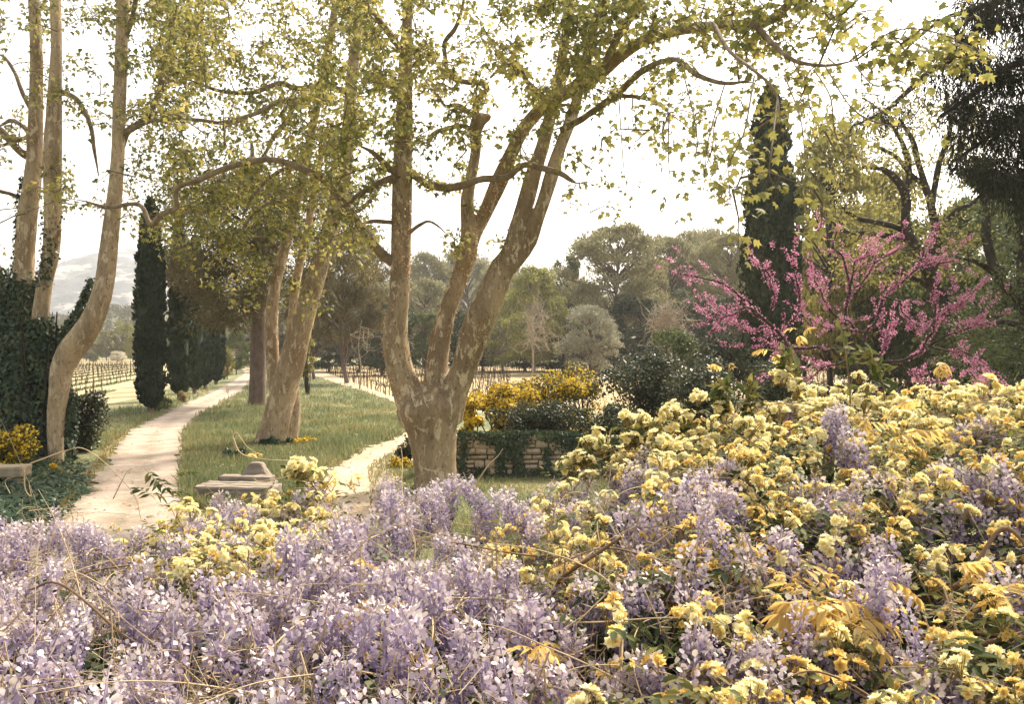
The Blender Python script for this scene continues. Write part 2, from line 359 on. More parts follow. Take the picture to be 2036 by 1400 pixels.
# green strips between the left vine rows (run along the rows)
M['strip_green'] = plain('strip_green', [(.06, .085, .03), (.10, .125, .045), (.16, .17, .065)], 1.5, bumps=.8, bd=.08, bscale=9)
RD = np.array([-.24, .97]); RD /= np.linalg.norm(RD); RN = np.array([RD[1], -RD[0]])
gs = MB()
row_left = []
for k in range(-4, 26):
    o = G(138, 762)[:2] + RN * (k * 2.6 - 14.0)
    row_left.append(o)
    for s in np.arange(-34, 96, 3.0):
        a = o + RD * s; bq = o + RD * (s + 3.2); w = .55 + .12 * math.sin(s * 1.7 + k)
        if a[1] < 40 or a[0] > -24 - (a[1] - 45) * .36: continue
        Vq = [(*(a - RN * w), .014), (*(bq - RN * w), .014), (*(bq + RN * w), .016), (*(a + RN * w), .016)]
        gs.add(Vq, [[0, 3, 2, 1]])
        n = 46; p = a + RD * R.uniform(0, 3, (n, 1)) + RN * R.normal(size=(n, 1)) * .34
        leaves(gs, np.column_stack([p, np.zeros(n)]), np.array([0, 0, 1.]) + R.normal(size=(n, 3)) * .4, rdir(n), R.uniform(.08, .22, n), (BLADE[0] * [3, 1, 1], BLADE[1]))
tag(obj('row_grass', gs, M['strip_green']), 'green grass strips running between the vine rows in the left field', 'grass', kind='stuff')

# hills and mountain
M['rock_hill'], nt, out = new_mat('rock_hill')
tc = nt.nodes.new('ShaderNodeTexCoord')
mp = nt.nodes.new('ShaderNodeMapping'); mp.inputs['Scale'].default_value = (.35, .35, 1.0); nt.links.new(tc.outputs['Object'], mp.inputs[0])
nA = noise(nt, .045, 9, .66, vec=mp.outputs[0]); nB = noise(nt, .006, 4, .6)
gm = nt.nodes.new('ShaderNodeNewGeometry'); sx = nt.nodes.new('ShaderNodeSeparateXYZ'); nt.links.new(gm.outputs['Normal'], sx.inputs[0])
ad = nt.nodes.new('ShaderNodeMath'); ad.operation = 'MULTIPLY_ADD'; nt.links.new(sx.outputs[2], ad.inputs[0]); ad.inputs[1].default_value = .22; nt.links.new(nA, ad.inputs[2])
col = ramp(nt, ad.outputs[0], [(.52, (.52, .48, .44)), (.63, (.38, .355, .33)), (.665, (.075, .09, .11)), (.82, (.045, .06, .08))])
b = nt.nodes.new('ShaderNodeBsdfPrincipled'); b.inputs['Roughness'].default_value = .95; nt.links.new(col, b.inputs['Base Color'])
bump(nt, b, nA, .9, 14); nt.links.new(b.outputs[0], out.inputs[0])
mt = MB()
def mz(X, Y):
    px = X / Y * F + CX
    top = np.interp(px, [-1200, -500, 0, 80, 130, 190, 250, 330, 420, 520, 700, 900, 960, 1010, 1100], [575, 560, 555, 540, 527, 515, 506, 508, 520, 535, 545, 525, 512, 522, 640])
    Hm = (HY - top) / F * 1750 + CH
    prof = np.clip((Y - 1050) / 700, 0, 1) ** .8 * np.where(Y > 1750, np.clip(1 - (Y - 1750) / 500, 0, 1), 1)
    return -2 + Hm * prof * (1 + .05 * fbm(X, Y, 420, 3, seed=5)) + prof * (1 - prof * .8) * 36 * fbm(X, Y, 330, 6, True, seed=9)
grid(mt, -1750, 420, 1050, 1900, 270, 90, mz)
tag(obj('mountain', mt, M['rock_hill'], smooth=True), kind='structure')
M['hill_soil'] = plain('hill_soil', [(.06, .065, .032), (.11, .11, .055)], .05, bumps=.2)
hl = MB()
def hz(X, Y):
    px = X / Y * F + CX
    top = np.interp(px, [-1500, -300, 0, 100, 150, 220, 280, 400, 600, 800, 900, 1000, 1200, 1600], [600, 600, 618, 622, 616, 606, 598, 600, 560, 535, 525, 530, 560, 600])
    h = (HY - top) / F * 520 + CH - 5
    return -1 + np.maximum(h, 0) * np.clip((Y - 300) / 220, 0, 1) ** 1.1 * np.where(Y > 520, np.clip(1 - (Y - 520) / 160, 0, 1), 1) + 1.2 * fbm(X, Y, 70, 3, seed=3) * np.clip((Y - 300) / 60, 0, 1)
grid(hl, -700, 330, 285, 690, 130, 60, hz)
tag(obj('wooded_hill', hl, M['hill_soil'], smooth=True), kind='structure')
# wood on the hill: crowns that read as one mass
wd = MB(); n = 1100
X = R.uniform(-1, 1, n); Y = R.uniform(300, 530, n); px = R.uniform(-520, 1080, n); X = (px - CX) / F * Y; Z = hz(X, Y)
for i in range(n):
    r = R.uniform(2.6, 5.0); k = 34
    q = rdir(k); q[:, 2] = np.abs(q[:, 2]) * 1.0 - .25
    pos = np.array([X[i], Y[i], Z[i] + r * .7]) + q * r * R.uniform(.75, 1.05, (k, 1)) * [1, 1, .85]
    leaves(wd, pos, rdir(k) + [0, 0, .4], q + rdir(k) * .5, r * R.uniform(.35, .6, k), DIAMOND)
M['far_wood'] = leaf_mat('far_wood', [(.055, .06, .032), (.11, .11, .055), (.17, .16, .08)], .3, patch=.03)
tag(obj('hill_wood', wd, M['far_wood']), 'far wood of round pines covering the hill below the mountain', 'forest', kind='stuff')

# ------------------------------------------------------------------ trees: prototypes for the background
def crown_tree(seed, kind):
    """unit tree: height 1, half width about .5 -> (trunk MB, crown MB)"""
    global R
    keep = R; R = np.random.default_rng(seed)
    tr, cr = MB(), MB()
    if kind == 'pine':
        nc, zlo, zhi, n, ls = 84, .30, .96, 250, .031
    elif kind == 'round':
        nc, zlo, zhi, n, ls = 64, .08, .95, 260, .030
    elif kind == 'loose':
        nc, zlo, zhi, n, ls = 70, .12, .96, 210, .027
    elif kind == 'olive':
        nc, zlo, zhi, n, ls = 110, .06, .95, 130, .036
    cs = []
    while len(cs) < nc:
        z = R.uniform(zlo, zhi); t = (z - zlo) / (zhi - zlo)
        w = {'pine': (.25 + .75 * math.sin(math.pi * min(1, t * .85 + .12)) ** .8) * .46, 'round': math.sin(math.pi * (t * .82 + .12)) ** .6 * .46,
             'loose': math.sin(math.pi * (t * .8 + .14)) ** .8 * .44, 'olive': math.sin(math.pi * (t * .86 + .1)) ** .55 * .44}[kind]
        a = R.uniform(0, 6.28); r = w * R.uniform(.25, 1) ** .5
        cs.append((r * math.cos(a), r * math.sin(a), z))
    cs = np.array(cs)
    bend = R.normal(size=2) * .03
    tz = np.linspace(0, .86, 7); tp = np.column_stack([bend[0] * np.sin(tz * 5), bend[1] * np.sin(tz * 4), tz])
    tube(tr, tp, np.interp(tz, [0, .1, .9], [.026, .02, .005]), 7, 2, .1)
    for c in cs:
        z0 = max(.1, c[2] - R.uniform(.08, .25)); z0 = min(z0, .8)
        a = np.array([np.interp(z0, tz, tp[:, 0]), np.interp(z0, tz, tp[:, 1]), z0]); mid = (a + c) / 2 + [0, 0, .02] + R.normal(size=3) * .012
        tube(tr, [a, mid, c], [.008, .005, .002], 4, 2)
    for c in cs:
        rc = R.uniform(.06, .125) * (1.15 if kind == 'round' else 1)
        q = rdir(n); q[:, 2] = np.where(q[:, 2] < -.3, -q[:, 2] * .7, q[:, 2])
        pos = c + q * rc * R.uniform(.35, 1.08, (n, 1)) ** .7 * [1.15, 1.15, .78]
        al = rdir(n) * .8 + q * .6 + ([0, 0, .5] if kind in ('pine',) else [0, 0, -.15])
        leaves(cr, pos, al, q + rdir(n) * .9, ls * R.uniform(.6, 1.3, n), LANCE if kind in ('olive', 'pine') else DIAMOND)
    R = keep
    return tr, cr
PROTO = {}
for k, s in (('pine', 1), ('pine', 2), ('pine', 3), ('round', 4), ('round', 5), ('loose', 6), ('loose', 7), ('olive', 8)):
    t, c = crown_tree(s, k)
    PROTO.setdefault(k, []).append((t.mesh('trunk', M['pine_bark'], smooth=True), c.mesh('crown', M['pine'])))
def set_mat(o, mat):
    o.material_slots[0].link = 'OBJECT'; o.material_slots[0].material = mat
def bg_tree(kind, v, px, d, top, hw, mat, label, name='tree', group=None, bark='pine_bark', z0=0.0, depth=None):
    ztop = CH - (top - HY) / F * d; x = (px - CX) / F * d; w = hw * 1.12 * d / F
    o = empty(name, (x, d, z0), label, 'tree', group)
    a = R.uniform(0, 6.28)
    for nm, me, mt_ in (('trunk', PROTO[kind][v][0], M[bark]), ('crown', PROTO[kind][v][1], M[mat])):
        p = inst(nm, me, (0, 0, 0), (0, 0, a), (w / .5, w / .5, ztop - z0), o); set_mat(p, mt_)
    return o
T = bg_tree
T('pine', 0, 850, 205, 508, 62, 'pine_grey_glare', 'hazy far pine filling the gap between the left and middle plane stems', 'pine_tree')
T('pine', 1, 925, 215, 503, 64, 'pine_grey_glare', 'hazy far pine seen above the reddish middle plane stem', 'pine_tree')
T('pine', 2, 990, 200, 532, 48, 'pine_grey_glare', 'hazy far pine low behind the thick right plane stem', 'pine_tree')
T('round', 0, 843, 150, 552, 54, 'pine_grey_glare', 'rounded grey green pine low between left and middle plane stems', 'pine_tree')
T('pine', 1, 690, 82, 470, 92, 'pine_brown', 'olive brown pine between the leaning plane and the big plane', 'pine_tree')
T('pine', 2, 625, 92, 540, 60, 'pine_brown', 'olive brown pine right behind the leaning plane trunk', 'pine_tree')
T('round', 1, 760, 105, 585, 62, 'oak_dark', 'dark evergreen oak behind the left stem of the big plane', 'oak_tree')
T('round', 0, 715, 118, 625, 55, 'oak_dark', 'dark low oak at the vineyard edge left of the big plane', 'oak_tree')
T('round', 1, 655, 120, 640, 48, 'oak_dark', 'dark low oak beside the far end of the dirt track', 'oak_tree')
T('round', 0, 845, 108, 618, 46, 'oak_green', 'mid green oak framed between left and middle plane stems', 'oak_tree')
T('round', 1, 905, 112, 610, 48, 'oak_dark', 'dark oak directly behind the reddish middle plane stem', 'oak_tree')
T('loose', 0, 1062, 106, 532, 66, 'young_green', 'pale yellow green young tree right of the big plane', 'poplar_tree', bark='pale_bark')
T('loose', 1, 1000, 116, 570, 50, 'young_green', 'pale green young tree half hidden by the thick right plane stem', 'poplar_tree', bark='pale_bark')
T('loose', 1, 1128, 128, 502, 42, 'oak_green', 'slim mid green tree between pale young tree and pale trunked pine', 'oak_tree', bark='dark_bark')
T('pine', 0, 1227, 118, 452, 112, 'pine_grey_glare', 'tall spreading pine with pale straight trunk behind the olive tree', 'pine_tree')
T('pine', 2, 1335, 140, 478, 84, 'pine_grey_glare', 'rounded grey pine right of the tall spreading pine', 'pine_tree')
T('pine', 1, 1395, 165, 462, 80, 'pine_grey_glare', 'hazy pine top rising farthest back left of the tall cypress', 'pine_tree')
T('pine', 0, 1450, 132, 468, 84, 'pine_grey_glare', 'grey pine touching the left edge of the tall right cypress', 'pine_tree')
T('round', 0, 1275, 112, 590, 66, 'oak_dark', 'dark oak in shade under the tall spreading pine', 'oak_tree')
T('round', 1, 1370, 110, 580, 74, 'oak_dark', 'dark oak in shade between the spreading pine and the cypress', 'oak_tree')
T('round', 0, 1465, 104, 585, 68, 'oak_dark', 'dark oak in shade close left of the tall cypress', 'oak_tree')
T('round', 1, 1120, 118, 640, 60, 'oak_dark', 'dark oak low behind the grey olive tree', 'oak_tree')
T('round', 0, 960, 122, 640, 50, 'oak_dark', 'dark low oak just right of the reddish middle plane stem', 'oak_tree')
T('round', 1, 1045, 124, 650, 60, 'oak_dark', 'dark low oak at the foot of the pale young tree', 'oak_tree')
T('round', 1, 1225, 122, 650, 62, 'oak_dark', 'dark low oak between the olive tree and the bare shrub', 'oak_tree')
for i, (px, tp, hw, d) in enumerate(((640, 560, 60, 165), (740, 545, 66, 172), (1045, 552, 66, 170), (1120, 540, 60, 162), (1300, 520, 78, 172), (1480, 505, 70, 168), (1560, 520, 70, 150))):
    T('round' if i % 2 else 'pine', i % 2, px, d, tp, hw, 'pine_grey_glare', 'grey green tree of the back row ' + ['above the far end of the dirt track', 'left of the big plane trunk', 'behind the pale young tree', 'between pale young tree and spreading pine', 'between the spreading pine and the rounded pine', 'behind the dark oak beside the cypress', 'behind the foot of the tall cypress'][i], 'pine_tree')
T('olive', 0, 1172, 92, 606, 62, 'olive', 'silvery grey olive tree at the vineyard edge', 'olive_tree')
T('loose', 0, 1650, 62, 250, 105, 'oak_yellow', 'tall golden leaved oak right behind the tall cypress', 'oak_tree', bark='dark_bark')
T('loose', 1, 1755, 70, 330, 115, 'oak_yellow', 'golden leaved oak behind the pink redbud blossom', 'oak_tree', bark='dark_bark')
T('round', 0, 1700, 76, 395, 118, 'oak_yellow', 'broad golden tree filling the gap behind the redbud crown', 'oak_tree', bark='dark_bark')
T('round', 0, 1600, 78, 470, 80, 'oak_yellow', 'golden rounded tree low behind the tall cypress foot', 'oak_tree', bark='dark_bark')
T('round', 1, 1700, 82, 560, 90, 'oak_green', 'low green tree behind the middle of the redbud', 'oak_tree', bark='dark_bark')
T('round', 0, 1810, 75, 520, 100, 'oak_green', 'low green tree behind the right half of the redbud', 'oak_tree', bark='dark_bark')
T('round', 1, 1975, 48, 330, 130, 'oak_green', 'leafy green oak standing at the right edge', 'oak_tree', bark='dark_bark')
T('round', 0, 2090, 40, 420, 150, 'oak_dark', 'dark oak cut off by the right edge', 'oak_tree', bark='dark_bark')
T('round', 0, 1870, 58, 420, 95, 'oak_green', 'mid green oak between the twisted oak and the right edge', 'oak_tree', bark='dark_bark')
T('round', 1, 1770, 64, 470, 90, 'oak_green', 'soft green tree directly behind the redbud crown centre', 'oak_tree', bark='dark_bark')
T('round', 1, 1950, 62, 560, 100, 'oak_dark', 'dark low oak behind the redbud tips on the far right', 'oak_tree', bark='dark_bark')
# end of the path and left field edge
T('loose', 0, 470, 108, 655, 24, 'oak_green', 'small green tree where the gravel path ends', 'oak_tree')
T('round', 1, 500, 128, 640, 30, 'pine_brown', 'olive brown bushy tree behind the end of the path', 'oak_tree')
T('loose', 1, 452, 92, 690, 14, 'oak_yellow', 'small yellowish sapling at the last path bend', 'sapling')
T('round', 0, 580, 120, 615, 46, 'pine_brown', 'olive brown tree behind the two leaning plane stems', 'oak_tree')
T('round', 1, 244, 225, 638, 27, 'young_green', 'pale yellow green round tree beyond the left vineyard', 'poplar_tree')
T('round', 0, 212, 220, 655, 22, 'pine_grey_glare', 'grey green round tree left of the pale one beyond the vineyard', 'oak_tree')
T('loose', 0, 264, 205, 668, 15, 'young_green', 'narrow pale green tree touching the first cypress', 'poplar_tree')
T('round', 1, 172, 215, 664, 22, 'pine_grey_glare', 'grey green tree under the leaning left plane stem', 'oak_tree')
T('round', 0, 108, 225, 650, 24, 'pine_grey_glare', 'greyish tree between the ivy clad trunk and the leaning stem', 'oak_tree')
T('round', 1, 130, 235, 668, 24, 'pine_grey_glare', 'low green tree at the far field edge left', 'oak_tree')
T('round', 0, 40, 220, 655, 30, 'oak_green', 'green tree far behind the ivy clad trunk', 'oak_tree')
T('round', 1, 186, 198, 700, 10, 'oak_green', 'small green bush on the far edge of the left vineyard', 'bush')
T('round', 0, 234, 196, 698, 14, 'white_flower', 'whitish blossoming bush on the far edge of the left vineyard', 'bush')
for i, (px, tp) in enumerate(((330, 650), (385, 640), (425, 650))):
    T('round', i % 2, px, 215 + i * 6, tp, 36, 'oak_green', ['far green tree glimpsed between first and second cypress', 'far green tree behind the cypress row', 'far green tree at the end of the cypress row'][i], 'oak_tree')

# pale bare trees
def bare_tree(name, label, px, py0, top, hw, d, mat, seed, n=70, cat='tree'):
    base = P(px, py0, d); base[2] = max(base[2], 0) * 0
    root = empty(name, base, label, cat); tr, tw = MB(), MB()
    H_ = CH - (top - HY) / F * d; w = hw * d / F
    p = tube(tr, [base, base + [.1, 0, H_ * .3], base + [-.1, .1, H_ * .55], base + [w * .1, 0, H_ * .9]], [.012 * H_, .009 * H_, .006 * H_, .002 * H_], 6, 4)
    nodes = list(p[4:]); A, B, ra, rb = [], [], [], []
    for k in range(n):
        a = nodes[R.integers(len(nodes))]; 
        t = base + np.array([R.normal() * w * .55, R.normal() * w * .55, R.uniform(.3, 1.0) * H_]); v = t - a; v = v / np.linalg.norm(v) * H_ * R.uniform(.1, .28)
        q = [a]
        for s in range(4):
            v = v + R.normal(size=3) * np.linalg.norm(v) * .25; q.append(q[-1] + v / 4)
        for s in range(4):
            A.append(q[s]); B.append(q[s + 1]); r0 = .0035 * H_ * (1 - s * .2); ra.append(r0); rb.append(r0 * .8)
        nodes += q[2:]
    sticks(tw, A, B, np.array(ra), np.array(rb))
    obj('trunk', tr, M[mat], root, True); obj('branches', tw, M[mat], root)
    return root
bare_tree('bare_tree', 'pale leafless young tree in front of the pale green tree', 1058, 735, 580, 46, 86, 'pale_bark', 3, 160)
bare_tree('bare_shrub', 'pale twiggy leafless shrub right of the olive tree', 1330, 735, 580, 74, 72, 'pale_bark', 4, 300, 'shrub')
bare_tree('dead_branches', 'dead pale pine sapling leaning behind the leaning plane trunk', 715, 740, 620, 40, 70, 'pale_bark', 5, 40)
bare_tree('young_bare_tree', 'tiny bare sapling at the grass edge of the path', 452, 795, 762, 12, 56, 'twig', 6, 60)

# cypresses
def cypress(px, py0, d, top, hw, mat, label, seed, n=5200):
    global R
    base = P(px, py0, d); base[2] = 0
    H_ = CH - (top - HY) / F * d; w = 2 * hw * d / F
    root = empty('cypress_tree', base, label, 'cypress')
    keep = R; R = np.random.default_rng(seed); tr, cr = MB(), MB()
    prof = lambda z: np.interp(z, [0.02, .05, .12, .30, .6, .8, .93, 1.0], [.10, .30, .45, .5, .45, .34, .19, .02])
    ph = R.uniform(0, 6.28, 4)
    def rad(a, z): return w * prof(z) * (1 + .07 * np.sin(3 * a + ph[0] + z * 9) + .06 * np.sin(5 * a + ph[1] - z * 17) + .05 * np.sin(2 * a + z * 31 + ph[2]))
    tube(tr, [(0, 0, 0), (0, 0, .05 * H_), (0, 0, .5 * H_)], [.13 * w, .10 * w, .05 * w], 9, 3, .1)
    zz = np.linspace(.04, .99, 50); aa = np.linspace(0, 2 * np.pi, 24, endpoint=False)
    A, Zg = np.meshgrid(aa, zz); rr = rad(A, Zg) * .84
    V = np.stack([rr * np.cos(A), rr * np.sin(A), Zg * H_], -1).reshape(-1, 3)
    i = np.arange(49)[:, None] * 24; j = np.arange(24)[None]; k = (j + 1) % 24
    cr.add(V, np.stack([i + j, i + k, i + 24 + k, i + 24 + j], -1).reshape(-1, 4))
    # sprays gathered in tufts so the surface is lumpy
    nt_ = n // 14; z = R.uniform(.03, .985, nt_); a = R.uniform(0, 6.28, nt_)
    z = np.repeat(z, 14) + R.normal(size=nt_ * 14) * .10 / H_; a = np.repeat(a, 14) + R.normal(size=nt_ * 14) * .10
    z = np.clip(z, .02, .999); out_ = np.repeat(R.uniform(.86, 1.05, nt_), 14) * R.uniform(.93, 1.05, nt_ * 14)
    r = rad(a, z) * out_; m_ = len(z)
    rd = np.stack([np.cos(a), np.sin(a), 0 * a], -1)
    pos = rd * r[:, None] + np.stack([0 * z, 0 * z, z * H_], -1)
    leaves(cr, pos, rd * R.uniform(.15, .7, (m_, 1)) + R.normal(size=(m_, 3)) * .25 + [0, 0, 1.0], rd + R.normal(size=(m_, 3)) * .5, .22 * (d / 42) ** .5 * R.uniform(.6, 1.4, m_), DIAMOND)
    R = keep
    obj('trunk', tr, M['pine_bark'], root, True, off=(0, 0, 0)); obj('crown', cr, M[mat], root, off=(0, 0, 0))
cypress(299, 822, 45, 395, 28, 'cypress', 'dark narrow cypress nearest the gravel path, first of the row', 21, 9000)
cypress(357, 797, 56, 440, 22, 'cypress', 'second dark cypress of the row, just right of the first', 22)
cypress(387, 784, 64, 470, 19, 'cypress', 'third dark cypress of the row along the path', 23)
cypress(408, 774, 71, 520, 16, 'cypress', 'fourth dark cypress of the row along the path', 24)
cypress(430, 765, 80, 540, 16, 'cypress', 'last dark cypress of the row before the path end', 25)
cypress(1532, 838, 40, 165, 57, 'cypress_pale', 'tall thick cypress behind the redbud on the right', 26, 16000)

# shrubs
def shrub(name, label, c, rad, mat, n, ls, tmpl, cat='shrub', flowers=None, nf=0, fs=.05, clumps=26, stem='dark_bark', flat=1.0):
    base = np.array([c[0], c[1], 0.0]); root = empty(name, base, label, cat)
    lf, st, fl = MB(), MB(), MB(); rad = np.array(rad, float); c = np.array(c, float)
    cs = []
    for k in range(clumps):
        q = rdir(1)[0]; s_ = R.uniform(.35, .82) if k % 3 else R.uniform(.1, .8)
        e = c + q * rad * s_
        if k % 3 == 0: e[2] = R.uniform(.12, 1) * max(c[2], .2)
        cs.append(e)
    for cc in cs:
        b0 = base + np.array([R.normal() * rad[0] * .12, R.normal() * rad[1] * .12, 0])
        tube(st, [b0, (b0 + cc) / 2 + R.normal(size=3) * .06, cc], [.035, .022, .008], 5, 3)
    cs = np.array(cs); pick = R.integers(clumps, size=n); rc = rad.min() * .46
    q = rdir(n); q[:, 2] = np.where(q[:, 2] < -.5, -q[:, 2], q[:, 2])
    pos = cs[pick] + q * rc * R.uniform(.3, 1.1, (n, 1)) ** .6 * [1.1, 1.1, flat]
    pos[:, 2] = np.maximum(pos[:, 2], .05)
    leaves(lf, pos, rdir(n) + q * .5, q + rdir(n) * .8 + [0, 0, .4], ls * R.uniform(.6, 1.3, n), tmpl)
    obj('stems', st, M[stem], root, True); obj('foliage', lf, M[mat], root)
    if flowers:
        pick = R.integers(clumps, size=nf); q = rdir(nf); q[:, 2] = np.abs(q[:, 2]); q[:, 1] -= .3
        pos = cs[pick] + nrm(q) * rc * R.uniform(.85, 1.25, (nf, 1))
        leaves(fl, pos, rdir(nf), q + rdir(nf) * .6, fs * R.uniform(.6, 1.4, nf), (OVAL[0] * [1.5, 1, 1], OVAL[1]))
        obj('blossom', fl, M[flowers], root)
    return root
def sc(px, pyc, d, hw, hh): # centre and radii from a picture box at depth d
    p = P(px, pyc, d); return p, (hw * d / F, hw * d / F * .85, hh * d / F)
c, r = sc(168, 826, 28.5, 42, 58); shrub('evergreen_bush', 'round dark evergreen bush right of the ivy clad trunk', c, r, 'laurel', 5200, .10, OVAL, 'bush', flat=1.1)
c, r = sc(22, 893, 23.5, 52, 44); shrub('yellow_bush', 'yellow flowering bush beside the stone bench on the left', c, r, 'broom_leaf', 2600, .09, OVAL, 'bush', 'broom', 1500, .075, clumps=20)
c, r = sc(1000, 802, 27.5, 88, 36); shrub('yellow_broom', 'yellow flowering broom bush beside the big plane above the wall', c, r, 'broom_leaf', 4200, .10, OVAL, 'bush', 'broom', 4200, .085, clumps=34)
c, r = sc(1155, 770, 31, 60, 40); shrub('yellow_broom', 'loose dull yellow broom beside the large dark shrub', c, r, 'broom_leaf', 2600, .10, OVAL, 'bush', 'broom', 900, .08, clumps=26)
c, r = sc(1100, 784, 29.5, 92, 40); shrub('yellow_broom', 'yellow green broom bush right of the brightest broom', c, r, 'broom_leaf', 4600, .10, OVAL, 'bush', 'broom', 2100, .085, clumps=34)
c, r = sc(940, 822, 25.2, 24, 38); shrub('yellow_broom', 'small bright broom touching the right edge of the big trunk', c, r, 'broom_leaf', 900, .09, OVAL, 'bush', 'broom', 1300, .085, clumps=14)
c, r = sc(1290, 765, 30, 105, 72); shrub('dark_shrub', 'large dark evergreen shrub between broom and roses', c, r, 'laurel', 8000, .12, OVAL, clumps=40)
c, r = sc(1395, 790, 27, 80, 70); shrub('dark_shrub', 'dark evergreen shrub under the left arm of the redbud', c, r, 'laurel', 6000, .12, OVAL, clumps=32)
c, r = sc(1340, 690, 38, 60, 40); shrub('dark_shrub', 'dull green shrub top behind the large dark shrub', c, r, 'oak_green', 3000, .13, OVAL, clumps=24)
c, r = sc(1545, 770, 30, 70, 60); shrub('dark_shrub', 'dark green shrub at the foot of the tall cypress', c, r, 'laurel', 4500, .12, OVAL, clumps=28)
c, r = sc(1440, 720, 36, 70, 60); shrub('dark_shrub', 'dull dark shrub left of the tall cypress foot', c, r, 'laurel', 4500, .13, OVAL, clumps=28)
c, r = sc(1078, 836, 25.4, 122, 38); shrub('clipped_hedge', 'dark clipped evergreen hedge running along behind the stone wall', c, (r[0], .8, r[2]), 'laurel', 9000, .075, OVAL, 'hedge', clumps=70)
c, r = sc(1220, 845, 25.4, 70, 36); shrub('dark_shrub', 'dark shrub spilling over the right part of the wall', c, (r[0], .9, r[2]), 'laurel', 5200, .09, OVAL, clumps=34)
c, r = sc(606, 884, 30.3, 36, 13); shrub('yellow_flower_clump', 'low yellow flower clump at the foot of the leaning plane', c, r, 'broom_leaf', 700, .07, OVAL, 'flowers', 'broom', 900, .075, clumps=16)
c, r = sc(798, 928, 24.5, 26, 18); shrub('yellow_flower_clump', 'low yellow flowering bush left of the big trunk base', c, r, 'broom_leaf', 900, .07, OVAL, 'bush', 'broom', 650, .065, clumps=14)
c, r = sc(808, 895, 25.5, 20, 24); shrub('dark_shrub', 'small dark shrub against the left side of the big trunk', c, r, 'laurel', 1500, .08, OVAL, clumps=14)
c, r = sc(470, 912, 26.5, 30, 18); shrub('dark_shrub', 'low dark ivy bush behind the stone block', c, r, 'ivy', 1800, .08, IVY, clumps=16)
c, r = sc(550, 882, 29.8, 44, 12); shrub('dark_shrub', 'low green ground cover round the leaning plane foot', c, r, 'ground_ivy', 1500, .08, IVY, clumps=18)
c, r = sc(612, 690, 62, 20, 60); shrub('yellow_bush', 'tall yellowish bush right of the leaning plane trunk', c, r, 'oak_yellow', 2200, .16, OVAL, 'bush', clumps=20)
for i, (px, py, hw, hh, d, mt_, lab) in enumerate(((330, 800, 14, 16, 48, 'oak_green', 'small green bush beside the second cypress foot'), (365, 790, 12, 18, 54, 'dry_grass', 'small pale bush beside the third cypress foot'), (312, 806, 10, 14, 46, 'oak_green', 'low tuft bush right of the first cypress foot'), (445, 715, 14, 22, 92, 'oak_green', 'low bush at the last path bend'), (112, 946, 9, 9, 23.5, 'broom', 'tiny yellow flower tuft among the ground ivy'))):
    c, r = sc(px, py, d, hw, hh); shrub('small_bush', lab, c, r, mt_, 700, .09 if d < 60 else .15, OVAL, 'bush', clumps=9)
# ------------------------------------------------------------------ plane trees (traced stems, grown twigs and leaves)
def stem(mb, tr, d, seg=14, lump=.06, sub=5, dpath=None):
    """tr: list of (px, py, half width px); d: scalar or list of depths"""
    tr = np.array(tr, float); dd = np.interp(np.linspace(0, 1, len(tr)), np.linspace(0, 1, len(np.atleast_1d(d))), np.atleast_1d(d))
    pts = Pv(tr[:, 0], tr[:, 1], dd); rad = tr[:, 2] * dd / F
    return tube(mb, pts, rad, seg, sub, lump)
def grow(nodes, targets, step=.45, r=.010, wig=.16, lift=.10):
    """join each target to the nearest branch node so far; returns segments and twig ends"""
    nodes = np.asarray(nodes, float); targets = np.asarray(targets, float)
    buf = np.zeros((len(nodes) + len(targets) * 14 + 10, 3)); n = len(nodes); buf[:n] = nodes
    d0 = np.array([((nodes - t) ** 2).sum(1).min() for t in targets]); A, B, ra, rb, pth = [], [], [], [], []
    for ti in np.argsort(d0):
        t = targets[ti]; i = ((buf[:n] - t) ** 2).sum(1).argmin(); a = buf[i].copy(); v = t - a; L = np.linalg.norm(v)
        k = int(np.clip(L / step, 2, 10)); s = np.linspace(0, 1, k + 1)[:, None]
        w = np.cumsum(R.normal(size=(k + 1, 3)), 0); w -= s * w[-1] + (1 - s) * w[0]
        q = a + v * s + w * L * wig / math.sqrt(k) + np.array([0, 0, 1]) * np.sin(s * np.pi) * L * lift
        r0 = r * (1 + .55 * L); rr = r0 * (1 - .75 * s[:, 0])
        A.append(q[:-1]); B.append(q[1:]); ra.append(rr[:-1]); rb.append(rr[1:]); pth.append(q)
        m_ = min(k, 13); buf[n:n + m_] = q[1:m_ + 1]; n += m_
    return np.concatenate(A), np.concatenate(B), np.concatenate(ra), np.concatenate(rb), pth
XS = np.arange(-150, 2250, 100.0)
